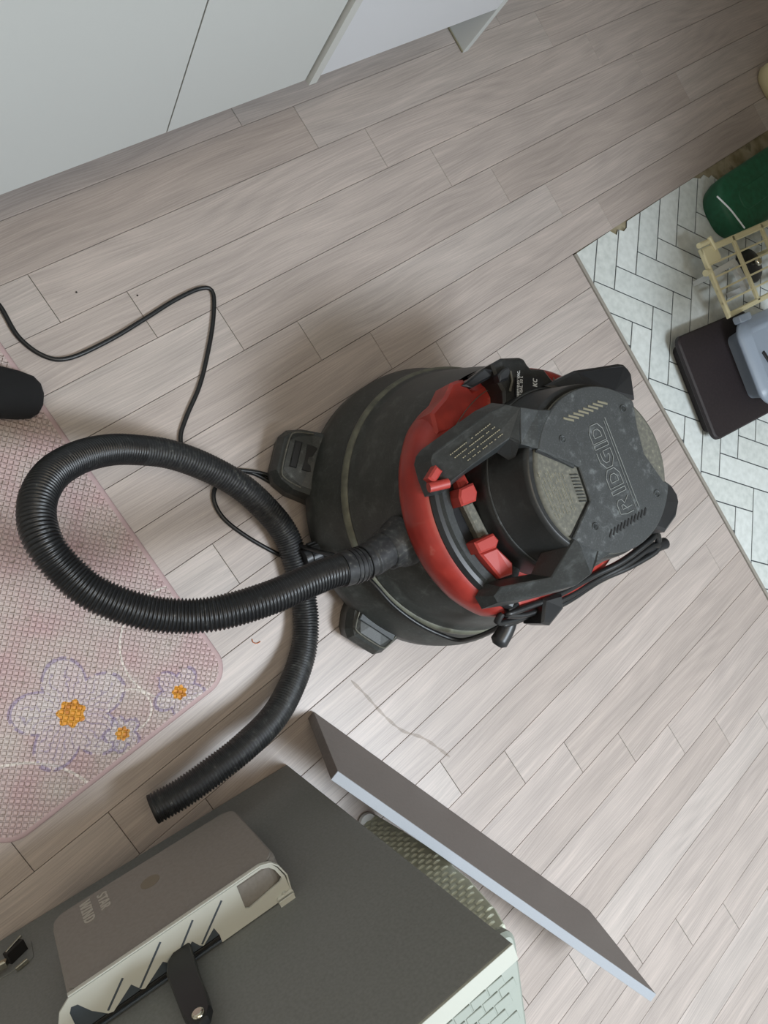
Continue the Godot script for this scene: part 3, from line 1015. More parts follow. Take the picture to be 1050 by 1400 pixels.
	for w in [[V(-0.165,0.395,0.135), V(-0.195,0.400,0.133), V(-0.155,0.400,0.149), V(-0.097,0.400,0.169), V(-0.014,0.400,0.188), V(0.047,0.410,0.201), V(0.108,0.420,0.204), V(0.135,0.420,0.205), V(0.140,0.41,0.222)], [V(-0.19,0.385,0.135), V(-0.200,0.375,0.146), V(-0.146,0.370,0.173), V(-0.072,0.370,0.201), V(0.018,0.370,0.217), V(0.080,0.380,0.233), V(0.138,0.390,0.242), V(0.155,0.392,0.237)], [V(-0.18,0.36,0.15), V(-0.185,0.360,0.161), V(-0.136,0.358,0.180), V(-0.057,0.365,0.200), V(0.042,0.372,0.212), V(0.110,0.382,0.226), V(0.150,0.392,0.232)], [V(-0.188,0.39,0.14), V(-0.150,0.387,0.165), V(-0.080,0.388,0.187), V(0.000,0.388,0.204), V(0.060,0.398,0.216), V(0.125,0.405,0.222), V(0.143,0.400,0.231)]]:
		st = begin()
		wire(st, w, 0.0058, 0.008, 10)
		obj("cord_strand", st, M.cord, t)
	st = begin()
	wire(st, [V(-0.175,0.345,0.168), V(-0.185,0.27,0.185), V(-0.192,0.205,0.192), V(-0.212,0.190,0.165), V(-0.237,0.186,0.120), V(-0.256,0.184,0.066), V(-0.263,0.178,0.010), V(-0.266,0.150,-0.040), V(-0.285,0.10,-0.075), V(-0.292,0.05,-0.10), V(-0.288,0.020,-0.13)], 0.0042, 0.008, 8)
	obj("power_cord", st, M.cord, t)
	var off := V(0.755, 0, 0.271)
	var cf := [V(0.255,0.005,-0.53), V(0.262,0.005,-0.49), V(0.270,0.005,-0.455), V(0.266,0.005,-0.397), V(0.283,0.005,-0.350), V(0.317,0.005,-0.328), V(0.395,0.005,-0.325), V(0.475,0.005,-0.331), V(0.543,0.005,-0.337), V(0.600,0.005,-0.335), V(0.616,0.005,-0.318), V(0.583,0.005,-0.270), V(0.531,0.005,-0.216), V(0.486,0.005,-0.176), V(0.434,0.005,-0.141), V(0.401,0.005,-0.112), V(0.391,0.005,-0.073), V(0.420,0.005,-0.033), V(0.459,0.006,-0.008), V(0.502,0.008,0.030), V(0.528,0.012,0.084), V(0.546,0.015,0.116)]
	var cl := [V(0.545,0.015,0.132), V(0.512,0.005,0.067), V(0.475,0.005,0.006), V(0.425,0.005,-0.009), V(0.392,0.005,0.008), V(0.384,0.005,0.051), V(0.403,0.005,0.109), V(0.437,0.005,0.174), V(0.461,0.005,0.204), V(0.500,0.005,0.200)]
	for a in [cf, cl]:
		var q := []
		for v in a:
			q.append(v - off)
		st = begin()
		wire(st, q, 0.0042, 0.007, 8)
		obj("power_cord", st, M.cord, t)

func make_logo(cap: Node) -> void:
	# raised outline lettering, read towards -z, with its underline
	var o := V(0.0135, 0.5398, 0.0925)
	var u := V(0.029, 0, -0.137).normalized()
	var v := V(-0.137, 0, -0.029).normalized()
	var hgt := 0.029
	var R := [[[0.0, 0.0], [0.0, 0.55], [0.12, 0.95], [0.62, 0.95], [0.8, 0.78], [0.78, 0.55], [0.55, 0.42], [0.85, 0.0]], [[0.28, 0.0], [0.28, 0.68], [0.5, 0.68], [0.5, 0.55], [0.3, 0.4]]]
	var I := [[[0.0, 0.0], [0.2, 0.0], [0.2, 1.0], [0.0, 1.0], [0.0, 0.0]]]
	var D := [[[0.0, 0.0], [0.0, 1.0], [0.6, 1.0], [0.95, 0.75], [0.95, 0.25], [0.6, 0.0], [0.0, 0.0]], [[0.26, 0.24], [0.26, 0.76], [0.5, 0.76], [0.68, 0.62], [0.68, 0.38], [0.5, 0.24], [0.26, 0.24]]]
	var G := [[[0.9, 1.0], [0.4, 1.0], [0.0, 0.72], [0.0, 0.28], [0.4, 0.0], [0.9, 0.0], [0.9, 0.55], [0.55, 0.55]], [[0.85, 0.78], [0.5, 0.78], [0.27, 0.62], [0.27, 0.38], [0.5, 0.22], [0.66, 0.22], [0.66, 0.35]]]
	var word := [[R, 0.000, 0.030], [I, 0.0335, 0.030], [D, 0.044, 0.029], [G, 0.075, 0.029], [I, 0.1065, 0.030], [D, 0.115, 0.029]]
	for w in word:
		var st := begin()
		for line in w[0]:
			for k in line.size() - 1:
				var a: Vector3 = o + u * (w[1] + line[k][0] * w[2]) + v * (0.004 + line[k][1] * hgt)
				var b: Vector3 = o + u * (w[1] + line[k + 1][0] * w[2]) + v * (0.004 + line[k + 1][1] * hgt)
				rod(st, a, b, 0.0006, 5)
		obj("logo_letter", st, M.outline, cap)
	var s2 := begin()
	var b0 := o - v * 0.008
	rod(s2, b0 + u * 0.0, b0 + u * 0.146, 0.0006, 5)
	rod(s2, b0 + v * 0.006 + u * 0.0, b0 + v * 0.004 + u * 0.142, 0.0004, 5)
	obj("logo_underline", s2, M.outline, cap)

# ------------------------------------------------------------------ grey boards, lift fitting
func make_boards() -> void:
	var u := Vector3(0.98357, 0, 0.18052)
	var w := Vector3(-0.02637, 0.98927, 0.14368)
	var n := Vector3(0.17858, 0.14608, -0.97302)
	var p := Vector3(0.22135, 0.0025, 0.49593)
	var a := -u
	var t := thing("furniture_board", "dark grey furniture board standing upright, carrying a white lift fitting with black arm", "board", p)
	var st := begin()
	ext(st, PackedVector2Array([Vector2(0, 0), Vector2(0.60, 0), Vector2(0.60, 0.650), Vector2(0, 0.650)]), Vector3.ZERO, a, w, n, -0.021, 0.0, 0.0006)
	obj("board", st, M.board, t)
	st = begin()
	ext(st, PackedVector2Array([Vector2(0, 0.6503), Vector2(0.60, 0.6503), Vector2(0.60, 0.654), Vector2(0, 0.654)]), Vector3.ZERO, a, w, n, -0.021, 0.0, 0.0004)
	label_part(obj("edge_band", st, M.board_edge, t), "pale band along the top edge of the board")
	# lift fitting
	st = begin()
	var body := rrect(0.288, 0.192, 0.022, 6, 0.283, 0.241)
	ext(st, body, Vector3.ZERO, a, w, n, 0.001, 0.057, 0.004)
	var fit := obj("lift_fitting", st, M.cover, t)
	st = begin()
	ext(st, rrect(0.282, 0.186, 0.02, 6, 0.283, 0.241), Vector3.ZERO, a, w, n, 0.0575, 0.0605, 0.001)
	label_part(obj("fitting_cover", st, M.cover, fit), "grey plastic cover with raised lettering")
	# white plate on top of the fitting; its outline in (a, height over the board)
	var outer := PackedVector2Array([Vector2(0.452, -0.0), Vector2(0.450, 0.030), Vector2(0.440, 0.050), Vector2(0.425, 0.060), Vector2(0.165, 0.0615), Vector2(0.152, 0.057), Vector2(0.146, 0.047), Vector2(0.141, 0.030), Vector2(0.141, 0.0025), Vector2(0.160, 0.0015), Vector2(0.246, 0.0015)])
	var win := PackedVector2Array([Vector2(0.203, 0.0580), Vector2(0.166, 0.0585), Vector2(0.156, 0.054), Vector2(0.150, 0.046), Vector2(0.1455, 0.030), Vector2(0.150, 0.0265), Vector2(0.199, 0.0200), Vector2(0.204, 0.0235)])
	var bridge := PackedVector2Array()
	# one outline that runs round the plate and, through a slit, round the window
	for v in outer:
		bridge.append(v)
	var cut := Geometry2D.clip_polygons(outer, PackedVector2Array([Vector2(0.1455, 0.0303), Vector2(0.30, 0.0300), Vector2(0.30, 0.0297), Vector2(0.1455, 0.0300)]))
	var halves := []
	var lowhalf := PackedVector2Array([Vector2(0.10, -0.02), Vector2(0.50, -0.02), Vector2(0.50, 0.0250), Vector2(0.10, 0.0250)])
	var highhalf := PackedVector2Array([Vector2(0.10, 0.0250), Vector2(0.50, 0.0250), Vector2(0.50, 0.09), Vector2(0.10, 0.09)])
	var saw := PackedVector2Array([Vector2(0.2475, -0.004), Vector2(0.246, 0.012), Vector2(0.249, 0.026), Vector2(0.2685, 0.013), Vector2(0.273, 0.017), Vector2(0.279, 0.028), Vector2(0.303, 0.014), Vector2(0.309, 0.016), Vector2(0.319, 0.028), Vector2(0.349, 0.011), Vector2(0.353, 0.013), Vector2(0.361, 0.027), Vector2(0.390, 0.010), Vector2(0.396, 0.012), Vector2(0.410, 0.028), Vector2(0.420, 0.046), Vector2(0.427, 0.048), Vector2(0.431, 0.042), Vector2(0.432, -0.004)])
	st = begin()
	for h in [lowhalf, highhalf]:
		for piece in Geometry2D.intersect_polygons(outer, h):
			for q in Geometry2D.clip_polygons(piece, win):
				for z in Geometry2D.clip_polygons(q, saw):
					ext(st, z, Vector3.ZERO, a, n, w, 0.3385, 0.3415, 0.0)
	label_part(obj("fitting_plate", st, M.plate, fit), "white metal plate with slanted slots and a saw-toothed edge")
	st = begin()
	for k in [[Vector2(0.141, 0.0025), Vector2(0.138, 0.030)], [Vector2(0.138, 0.030), Vector2(0.144, 0.049)], [Vector2(0.144, 0.049), Vector2(0.152, 0.059)], [Vector2(0.152, 0.059), Vector2(0.166, 0.064)], [Vector2(0.166, 0.064), Vector2(0.425, 0.0625)]]:
		bar(st, a * k[0].x + n * k[0].y + w * 0.340, a * k[1].x + n * k[1].y + w * 0.340, 0.0022, 0.007, w)
	obj("plate_rim", st, M.plate, fit)
	# dark insert under the saw teeth
	st = begin()
	ext(st, PackedVector2Array([Vector2(0.246, 0.0), Vector2(0.246, 0.03), Vector2(0.42, 0.05), Vector2(0.436, 0.048), Vector2(0.436, 0.0)]), Vector3.ZERO, a, n, w, 0.334, 0.3375, 0.0005)
	obj("toothed_insert", st, M.track, fit)
	st = begin()
	bar(st, a * 0.246 + n * 0.0085 + w * 0.339, a * 0.425 + n * 0.0085 + w * 0.339, 0.0045, 0.003, w)
	obj("slide_groove", st, M.dark, fit)
	st = begin()
	bar(st, a * 0.246 + n * 0.0035 + w * 0.339, a * 0.44 + n * 0.0035 + w * 0.339, 0.003, 0.005, w)
	obj("slide_rail", st, M.track, fit)
	for s in [[Vector2(0.227, 0.053), Vector2(0.270, 0.016)], [Vector2(0.268, 0.053), Vector2(0.2945, 0.028)], [Vector2(0.312, 0.053), Vector2(0.354, 0.0155)], [Vector2(0.366, 0.041), Vector2(0.395, 0.0155)]]:
		st = begin()
		bar(st, a * s[0].x + n * s[0].y + w * 0.3413, a * s[1].x + n * s[1].y + w * 0.3413, 0.0028, 0.0012, w)
		obj("slot", st, M.track, fit)
	# black arm
	st = begin()
	var c2 := a * 0.303 + w * 0.345
	var arm := PackedVector2Array([Vector2(0.288, 0.330), Vector2(0.303, 0.338), Vector2(0.314, 0.348), Vector2(0.3215, 0.370), Vector2(0.3235, 0.455), Vector2(0.3195, 0.474), Vector2(0.311, 0.483), Vector2(0.300, 0.480), Vector2(0.293, 0.467), Vector2(0.290, 0.440), Vector2(0.288, 0.40), Vector2(0.284, 0.36), Vector2(0.282, 0.34)])
	ext(st, arm, Vector3.ZERO, a, w, n, 0.018, 0.030, 0.002)
	label_part(obj("lift_arm", st, M.lever, fit), "black lever arm with a silver screw")
	st = begin()
	var sc := a * 0.308 + w * 0.469 + n * 0.030
	tube(st, [sc, sc + n * 0.003, sc + n * 0.004], func(i: int) -> float: return [0.0075, 0.0072, 0.005][i], 20)
	obj("arm_screw", st, M.chrome, fit)
	st = begin()
	bar(st, a * 0.141 + n * 0.002 + w * 0.352, a * 0.163 + n * 0.002 + w * 0.352, 0.002, 0.012, n)
	box(st, a * 0.151 + n * 0.004 + w * 0.343, Vector3(0.024, 0.010, 0.006), 0.002, Basis(a, n, w) if a.cross(n).dot(w) > 0 else Basis(a, n, -w))
	rod(st, a * 0.151 + n * 0.009 + w * 0.343, a * 0.151 + n * 0.0115 + w * 0.343, 0.0028, 12)
	obj("fixing_lug", st, M.plate, fit)
	# moulded lettering on the cover
	var tx := w
	var ty := -a
	if tx.cross(ty).dot(n) < 0.0:
		ty = a
	lettering("cover_lettering", "WIND", 0.021, M.letter, fit, Transform3D(Basis(w, ty, n), a * 0.379 + w * 0.186 + n * 0.0606), "Droid Sans", 0.0012)
	lettering("cover_lettering", "STAR", 0.019, M.letter, fit, Transform3D(Basis(w, ty, n), a * 0.355 + w * 0.184 + n * 0.0606), "Droid Sans", 0.0012)
	st = begin()
	ext(st, circle_poly(0.014, 20), a * 0.292 + w * 0.21, a, w, n, 0.0604, 0.0609)
	label_part(obj("worn_badge", st, M.badge, fit), "faint brownish round mark")
	# hinge plate at the left
	st = begin()
	ext(st, rrect(0.055, 0.052, 0.006, 4, 0.497, 0.078), Vector3.ZERO, a, w, n, 0.0, 0.0015, 0.0004)
	var hi := obj("hinge_plate", st, M.board, t)
	st = begin()
	bar(st, a * 0.478 + w * 0.068 + n * 0.010, a * 0.502 + w * 0.082 + n * 0.010, 0.012, 0.018, n)
	obj("hinge_arm", st, M.dark, hi)
	st = begin()
	bar(st, a * 0.477 + w * 0.063 + n * 0.020, a * 0.500 + w * 0.079 + n * 0.018, 0.003, 0.004, n)
	bar(st, a * 0.477 + w * 0.106 + n * 0.004, a * 0.494 + w * 0.112 + n * 0.004, 0.004, 0.006, n)
	bar(st, a * 0.502 + w * 0.095 + n * 0.012, a * 0.545 + w * 0.085 + n * 0.012, 0.010, 0.012, n, 0.002)
	label_part(obj("hinge_cup", st, M.chrome, hi), "shiny metal of the concealed hinge")

	# the second board, leaning on the stool
	var d := Vector3(0.31485, 0, 0.94914)
	var e := Vector3(-0.30901, 0.94552, 0.10251)
	var m := Vector3(0.89743, 0.32557, -0.29770)
	t = thing("furniture_board", "narrow grey board leaning on its long edge beside the wicker-patterned stool", "board", Vector3(0.31748, 0.0065, 0.45007))
	st = begin()
	ext(st, PackedVector2Array([Vector2(0, 0), Vector2(0.794, 0), Vector2(0.794, 0.243), Vector2(0, 0.243)]), Vector3.ZERO, d, e, m, -0.017, 0.0, 0.0006)
	obj("board", st, M.board_brown, t)
	st = begin()
	ext(st, PackedVector2Array([Vector2(0, 0.2432), Vector2(0.794, 0.2432), Vector2(0.794, 0.246), Vector2(0, 0.246)]), Vector3.ZERO, d, e, m, -0.017, 0.0, 0.0004)
	label_part(obj("edge_band", st, M.board_edge_grey, t), "lighter grey band along the upper edge")

# ------------------------------------------------------------------ stool
func make_stool() -> void:
	var a := Vector3(-0.98357, 0, -0.18052)
	var dd := Vector3(-0.18052, 0, 0.98357)
	var o := Vector3(0.277, 0, 0.762)
	var wide := 0.37
	var t := thing("plastic_stool", "grey-green plastic stool moulded like wicker, standing behind the grey panels", "stool", o)
	var deep := 0.29
	var corners := [Vector2(0, 0), Vector2(wide, 0), Vector2(wide - 0.095, deep), Vector2(0.095, deep)]
	var arch := PackedVector2Array([Vector2(-0.014, 0), Vector2(0.030, 0), Vector2(0.026, 0.11), Vector2(0.018, 0.17), Vector2(0.026, 0.23), Vector2(0.05, 0.29), Vector2(0.11, 0.325), Vector2(0.26, 0.325), Vector2(0.30, 0.30), Vector2(0.324, 0.25), Vector2(0.334, 0.18), Vector2(0.336, 0), Vector2(0.378, 0), Vector2(0.37, 0.402), Vector2(-0.004, 0.402), Vector2(-0.014, 0.37), Vector2(-0.026, 0.29), Vector2(-0.030, 0.20), Vector2(-0.022, 0.09)])
	for k in 4:
		var c0: Vector2 = corners[k]
		var c1: Vector2 = corners[(k + 1) % 4]
		var dv := (c1 - c0).normalized()
		var base: Vector3 = a * c0.x + dd * c0.y
		var ax: Vector3 = a * dv.x + dd * dv.y
		var nn: Vector3 = a * dv.y - dd * dv.x
		var shape := PackedVector2Array()
		for v in arch:
			shape.append(Vector2((v.x if k == 0 else clampf(v.x, 0.0, 0.37)) * (c1 - c0).length() / 0.37, v.y))
		var splay := 0.075 if k == 0 else 0.0
		var ay := (Vector3.UP * 0.405 - nn * splay).normalized()
		var bo := base + nn * splay + Vector3(0, 0.001, 0)
		var pn := ax.cross(ay)
		if pn.dot(nn) < 0.0:
			pn = -pn
		var st := begin()
		ext(st, shape, bo, ax, ay, pn, -0.012, 0.0, 0.002)
		var leg := obj("leg_panel", st, M.rattan, t)
		# moulded weave
		st = begin()
		for r in 34:
			for c in 26:
				var x := -0.029 + c * 0.0158 + (0.0079 if r % 2 == 1 else 0.0)
				var y := 0.006 + r * 0.0117
				var inside := true
				for q in [Vector2(x, y), Vector2(x + 0.014, y), Vector2(x, y + 0.008), Vector2(x + 0.014, y + 0.008)]:
					if not Geometry2D.is_point_in_polygon(q, shape):
						inside = false
				if not inside:
					continue
				var rings := []
				for i in 4:
					var f := i / 3.0
					var h := 0.0032 * sin(PI * (0.12 + 0.76 * f))
					var b0: Vector3 = bo + ax * (x + 0.0145 * f)
					var pr := PackedVector3Array([b0 + ay * y, b0 + ay * (y + 0.002) + pn * h, b0 + ay * (y + 0.0065) + pn * h, b0 + ay * (y + 0.0088)])
					if ax.cross(ay).dot(pn) > 0.0:
						pr.reverse()
					rings.append(pr)
				loft(st, rings, false, false, false)
		var wv := obj("weave_pattern", st, M.rattan, leg)
		wv.set_meta("kind", "stuff")
	# seat
	var st := begin()
	var seat := PackedVector2Array()
	for k in 4:
		var b0: Vector2 = corners[k]
		var p0: Vector2 = (corners[(k + 3) % 4] - b0).normalized()
		var p1: Vector2 = (corners[(k + 1) % 4] - b0).normalized()
		b0 -= (p0 + p1) * 0.007
		for i in 7:
			var f := i / 6.0
			seat.append((b0 + p0 * 0.03).lerp(b0, f).lerp(b0.lerp(b0 + p1 * 0.03, f), f))
	ext(st, seat, Vector3.ZERO, a, dd, Vector3.UP, 0.396, 0.420, 0.006)
	var so := obj("seat", st, M.rattan_top, t)
	st = begin()
	for r in 26:
		for c in 12:
			var x := c * 0.0305 + (0.01525 if r % 2 == 1 else 0.0) - 0.004
			var y := r * 0.0142 - 0.004
			var bc := a * (x + 0.0145) + dd * (y + 0.0066)
			var fits := true
			for q in [Vector2(x, y), Vector2(x + 0.029, y), Vector2(x, y + 0.0135), Vector2(x + 0.029, y + 0.0135)]:
				if not Geometry2D.is_point_in_polygon(q, inset(seat, 0.007) if area2(seat) > 0.0 else inset(seat, -0.007)):
					fits = false
			if not fits:
				continue
			var tilt := Basis(a, Vector3.UP, dd) if a.cross(Vector3.UP).dot(dd) > 0.0 else Basis(-a, Vector3.UP, dd)
			box(st, bc + Vector3(0, 0.4203, 0), Vector3(0.0285, 0.0026, 0.0130), 0.0008, tilt.rotated(tilt.z, 0.05))
	obj("seat_weave", st, M.rattan_top, so).set_meta("kind", "stuff")
	st = begin()
	lathe(st, [[0.017, 0.001], [0.019, 0.006], [0.017, 0.012]], 20, true, true, Vector3(0.005, 0, -0.072))
	obj("foot_cap", st, M.white_plastic, t)

# ------------------------------------------------------------------ utility corner
func make_corner() -> void:
	# green tub
	var t := thing("plastic_tub", "dark green round-cornered plastic tub behind the cream basket", "tub", Vector3(2.265, 0.0006, 0.115))
	var st := begin()
	var out := rrect(0.50, 0.175, 0.075, 10)
	var rings := []
	for lv in [[0.012, 0.0], [0.004, 0.02], [0.0, 0.055], [0.004, 0.064], [0.014, 0.069], [0.04, 0.071]]:
		var r := PackedVector3Array()
		for v in inset(out, lv[0]):
			r.append(Vector3(v.x, lv[1], v.y))
		rings.append(r)
	loft(st, rings, true, true, true)
	obj("body", st, M.green, t)
	st = begin()
	ext(st, rrect(0.36, 0.06, 0.025, 8), Vector3.ZERO, Vector3.RIGHT, Vector3.BACK, Vector3.UP, 0.066, 0.073, 0.002)
	obj("base_ring", st, M.green, t)
	# cream basket lying over some small things, its open grid on top
	var yaw := deg_to_rad(-8.0)
	var w := 0.36
	var l := 0.188
	var hh := 0.092
	t = thing("plastic_basket", "cream openwork plastic basket with a white cable tie, beside the green tub", "basket", Vector3(1.980, 0.0, 0.272), yaw)
	for s in [[Vector3(-w / 2 + 0.006, 0, 0), Vector3(0.012, 0.014, l)], [Vector3(w / 2, 0, 0), Vector3(0.012, 0.014, l)], [Vector3(0, 0, -l / 2 + 0.008), Vector3(w, 0.014, 0.017)], [Vector3(0, 0, l / 2), Vector3(w, 0.014, 0.014)]]:
		st = begin()
		box(st, s[0] + Vector3(0, hh - 0.007, 0), s[1], 0.003)
		obj("rim", st, M.cream, t)
	for k in 4:
		st = begin()
		var z := -l / 2 + 0.012 + (l - 0.012) * (k + 1) / 5.0
		bar(st, Vector3(-w / 2, hh - 0.006, z), Vector3(w / 2, hh - 0.006, z), 0.005, 0.006)
		obj("long_bar", st, M.cream, t)
	for k in 2:
		st = begin()
		var x := -w / 2 + 0.006 + 0.134 * (k + 1)
		bar(st, Vector3(x, hh - 0.004, -l / 2), Vector3(x, hh - 0.004, l / 2), 0.010, 0.008)
		obj("cross_bar", st, M.cream, t)
	for s in [Vector2(w / 2 - 0.01, -0.02), Vector2(w / 2 - 0.01, l / 2 - 0.01)]:
		st = begin()
		bar(st, Vector3(s.x, 0.001, s.y), Vector3(s.x, hh - 0.01, s.y), 0.010, 0.010, Vector3.RIGHT)
		obj("corner_post", st, M.cream, t)
	st = begin()
	ext(st, rrect(0.058, 0.042, 0.006, 4, -w / 2 + 0.031, -l / 2 + 0.024), Vector3.ZERO, Vector3.RIGHT, Vector3.BACK, Vector3.UP, hh - 0.006, hh + 0.001, 0.001)
	obj("corner_plate", st, M.cream, t)
	st = begin()
	rod(st, Vector3(-w / 2 + 0.002, hh - 0.005, -l / 2 - 0.010), Vector3(-w / 2 + 0.048, hh - 0.005, -l / 2 - 0.010), 0.0075, 12)
	obj("hinge_pin", st, M.cream, t)
	st = begin()
	bar(st, Vector3(-w / 2 + 0.043, hh + 0.002, -l / 2 - 0.020), Vector3(-w / 2 + 0.050, hh + 0.002, -l / 2 + 0.018), 0.012, 0.010, Vector3.UP, 0.003)
	obj("clip", st, M.cream, t)
	st = begin()
	rod(st, Vector3(-w / 2 - 0.012, hh - 0.008, -l / 2 + 0.062), Vector3(-w / 2 + 0.004, hh - 0.008, -l / 2 + 0.062), 0.009, 12)
	obj("hinge_pin", st, M.cream, t)
	st = begin()
	var inv := t.transform.affine_inverse()
	wire(st, [inv * Vector3(2.010, 0.094, 0.176), inv * Vector3(1.985, 0.105, 0.144), inv * Vector3(1.951, 0.120, 0.107), inv * Vector3(1.905, 0.136, 0.062)], 0.0022, 0.006, 8)
	label_part(obj("cable_tie", st, M.white_plastic, t), "white cable tie standing up from the basket rim")
	# what lies under the basket
	t = thing("plastic_stand", "white plastic angle-shaped stand lying under the grid of the cream basket", "stand", Vector3(1.93, 0.0, 0.235), yaw)
	st = begin()
	bar(st, Vector3(-0.085, 0.052, 0.008), Vector3(0.028, 0.058, 0.000), 0.016, 0.014)
	obj("crossbar", st, M.white_plastic, t)
	st = begin()
	bar(st, Vector3(0.020, 0.058, 0.002), Vector3(0.034, 0.058, 0.085), 0.020, 0.014)
	obj("arm", st, M.white_plastic, t)
	for q in [Vector3(-0.08, 0, 0.008), Vector3(0.032, 0, 0.078)]:
		st = begin()
		bar(st, q + Vector3(0, 0.001, 0), q + Vector3(0, 0.052, 0), 0.014, 0.014, Vector3.RIGHT)
		obj("foot", st, M.white_plastic, t)
	t = thing("pan_lid", "dark round pan lid with a chrome knob under the cream basket", "lid", Vector3(2.085, 0.0, 0.285))
	st = begin()
	lathe(st, [[0.050, 0.001], [0.052, 0.008], [0.048, 0.013], [0.025, 0.019], [0.010, 0.021]], 40, true, true)
	obj("lid", st, M.black, t)
	st = begin()
	lathe(st, [[0.006, 0.020], [0.006, 0.028], [0.012, 0.033], [0.013, 0.038], [0.008, 0.042]], 24, true, true)
	label_part(obj("knob", st, M.chrome, t), "chrome knob")
	# brown tray and the clear container on it
	var ty := deg_to_rad(-11.0)
	t = thing("plastic_tray", "flat dark brown rectangular tray lying on the white herringbone mat", "tray", Vector3(1.745, 0.0, 0.478), ty)
	st = begin()
	ext(st, rrect(0.30, 0.288, 0.022, 8), Vector3.ZERO, Vector3.RIGHT, Vector3.BACK, Vector3.UP, 0.032, 0.050, 0.004)
	obj("top", st, M.brown, t)
	st = begin()
	ext(st, rrect(0.255, 0.245, 0.02, 6, 0.0, 0.0), Vector3.ZERO, Vector3.RIGHT, Vector3.BACK, Vector3.UP, 0.0006, 0.032, 0.002)
	obj("foot_frame", st, M.brown, t)
	t = thing("storage_box", "clear bluish plastic storage box with a latched lid, standing on the brown tray", "box", Vector3(1.866, 0.0505, 0.500), ty)
	st = begin()
	rings = []
	for lv in [[0.030, 0.0], [0.022, 0.04], [0.016, 0.054]]:
		var r := PackedVector3Array()
		for v in inset(rrect(0.25, 0.24, 0.05, 8), lv[0]):
			r.append(Vector3(v.x, lv[1], v.y))
		rings.append(r)
	loft(st, rings, true, true, true)
	obj("body", st, M.clear, t)
	st = begin()
	rings = []
	for lv in [[0.006, 0.046], [0.0, 0.050], [0.002, 0.060], [0.024, 0.063], [0.029, 0.070], [0.037, 0.071], [0.044, 0.066]]:
		var r := PackedVector3Array()
		for v in inset(rrect(0.25, 0.24, 0.05, 8), lv[0]):
			r.append(Vector3(v.x, lv[1], v.y))
		rings.append(r)
	loft(st, rings, true, true, true)
	obj("lid", st, M.clear, t)
	st = begin()
	bar(st, Vector3(-0.07, 0.0675, -0.02), Vector3(-0.055, 0.0675, 0.025), 0.010, 0.004)
	bar(st, Vector3(-0.0535, 0.0675, 0.025), Vector3(-0.02, 0.0675, 0.04), 0.010, 0.004)
	obj("handle_slot", st, M.dark, t)
	st = begin()
	ext(st, rrect(0.05, 0.02, 0.006, 4, -0.085, -0.122), Vector3.ZERO, Vector3.RIGHT, Vector3.BACK, Vector3.UP, 0.046, 0.068, 0.002)
	obj("latch", st, M.clear, t)
	# cream pan at the far edge
	t = thing("plastic_scoop", "small cream plastic piece cut off by the right edge of the picture", "scoop", Vector3(2.62, 0.0, -0.125))
	st = begin()
	rings = []
	for lv in [[0.010, 0.0005], [0.0, 0.012], [0.0, 0.040], [0.004, 0.044], [0.010, 0.040], [0.014, 0.020]]:
		var r := PackedVector3Array()
		for v in inset(rrect(0.17, 0.12, 0.045, 8), lv[0]):
			r.append(Vector3(v.x, lv[1], v.y))
		rings.append(r)
	loft(st, rings, true, true, true)
	obj("body", st, M.cream, t)
	st = begin()
	rod(st, Vector3(0.07, 0.030, -0.03), Vector3(0.02, 0.06, -0.10), 0.008, 12)
	obj("handle", st, M.cream, t)

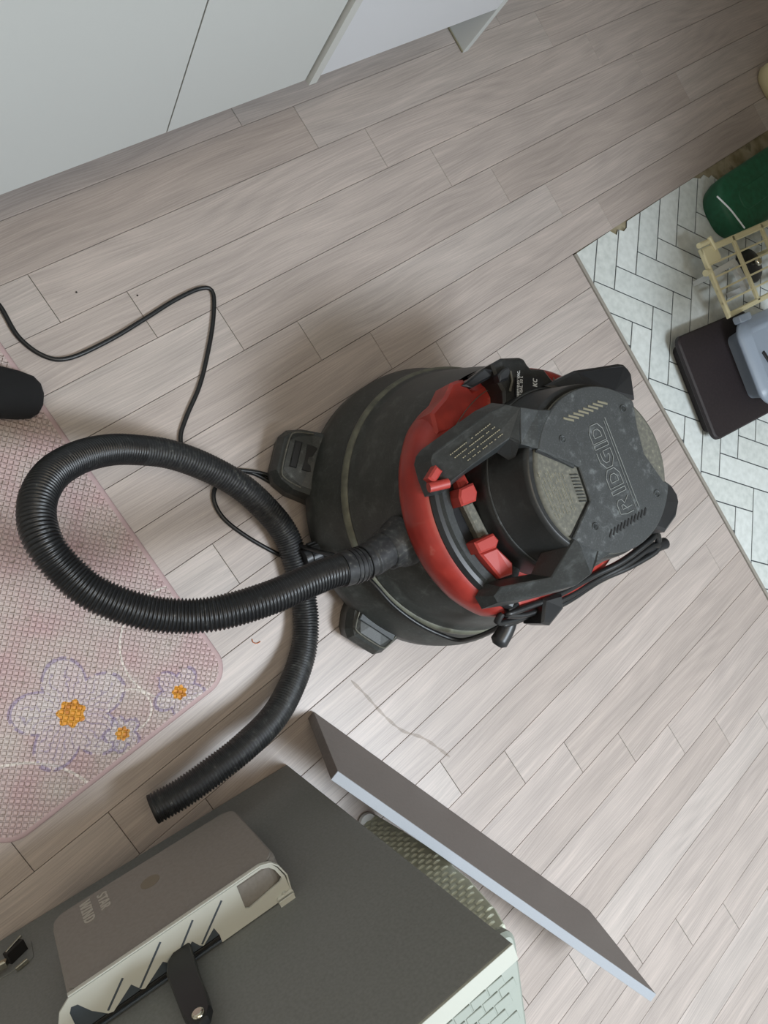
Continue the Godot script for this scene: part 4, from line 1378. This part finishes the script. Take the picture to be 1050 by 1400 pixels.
# ------------------------------------------------------------------ person's foot
func make_person() -> void:
	var toe := Vector3(0.238, 0.0, -0.283)
	var t := thing("person", "person in a black sock, the front of one foot reaching in beside the mat", "person", toe)
	var f := Vector3(-0.80, 0, -0.60).normalized()
	var s := Vector3(-f.z, 0, f.x)
	var st := begin()
	var rings := []
	# [along the foot, height of the centre, half width, half height, lean of the ring]
	var secs := [[0.0, 0.020, 0.010, 0.008, 0.0], [0.006, 0.021, 0.026, 0.015, 0.0], [0.018, 0.023, 0.037, 0.019, 0.0], [0.04, 0.026, 0.042, 0.022, 0.0], [0.075, 0.030, 0.045, 0.026, 0.05], [0.11, 0.036, 0.042, 0.033, 0.15], [0.145, 0.043, 0.038, 0.042, 0.3], [0.18, 0.052, 0.036, 0.052, 0.5], [0.205, 0.075, 0.036, 0.052, 0.95], [0.212, 0.110, 0.036, 0.044, 1.35], [0.212, 0.17, 0.037, 0.041, 1.57], [0.212, 0.24, 0.045, 0.050, 1.57], [0.212, 0.34, 0.053, 0.058, 1.57], [0.212, 0.42, 0.055, 0.058, 1.57]]
	for q in secs:
		var up: Vector3 = Vector3.UP * cos(q[4]) - f * sin(q[4])
		var c: Vector3 = f * q[0] + Vector3.UP * q[1]
		var r := PackedVector3Array()
		for j in 24:
			var an := TAU * j / 24
			var v: Vector3 = c + s * cos(an) * q[2] + up * sin(an) * q[3]
			v.y = maxf(v.y, 0.0126)
			r.append(v)
		r.reverse()
		rings.append(r)
	loft(st, rings, true, true, true)
	obj("sock", st, M.sock, t)

# ------------------------------------------------------------------ small things
func make_small() -> void:
	var t := thing("twist_wire", "thin orange scrap of wire on the floor under the hose", "wire", Vector3(0.301, 0, 0.268))
	var st := begin()
	wire(st, [Vector3(0.0, 0.0015, 0.0), Vector3(-0.002, 0.002, 0.006), Vector3(0.003, 0.0015, 0.012), Vector3(0.010, 0.002, 0.013)], 0.0008, 0.002, 6)
	obj("strand", st, M.orange, t)
	st = begin()
	var pts := [Vector3(0.0, 0, 0.0), Vector3(0.008, 0, 0.042), Vector3(0.016, 0, 0.10), Vector3(0.030, 0, 0.15), Vector3(0.059, 0, 0.195), Vector3(0.083, 0, 0.263)]
	var path := spline(pts, 0.006)
	for i in path.size() - 1:
		var d: Vector3 = (path[i + 1] - path[i]).normalized().cross(Vector3.UP) * (0.0012 + 0.0022 * absf(sin(i * 0.55)))
		var e: Vector3 = (path[i + 1] - path[i]).normalized().cross(Vector3.UP) * (0.0012 + 0.0022 * absf(sin((i + 1) * 0.55)))
		var y := Vector3(0, 0.0003, 0)
		quad(st, path[i] - d + y, path[i + 1] - e + y, path[i + 1] + e + y, path[i] + d + y)
	t = thing("floor_stain", "faint brown curved smear on the planks in front of the leaning grey board", "stain", Vector3(0.414, 0, 0.454))
	obj("smear", st, M.stain, t)
	t.set_meta("kind", "stuff")
	for c in [[0.487, -0.375, "tiny dark crumb on the planks below the door joint"], [0.395, -0.425, "tiny dark crumb on the planks nearer the cabinet"]]:
		t = thing("crumb", c[2], "crumb", Vector3(c[0], 0, c[1]))
		st = begin()
		lathe(st, [[0.0016, 0.0002], [0.0018, 0.0010], [0.0008, 0.0018]], 7, true, true)
		obj("crumb_body", st, M.crumb, t)

func _ready() -> void:
	rng.seed = 4
	make_materials()
	make_view()
	make_room()
	make_vinyl()
	make_units()
	make_foam()
	make_vacuum()
	make_boards()
	make_stool()
	make_corner()
	make_person()
	make_small()
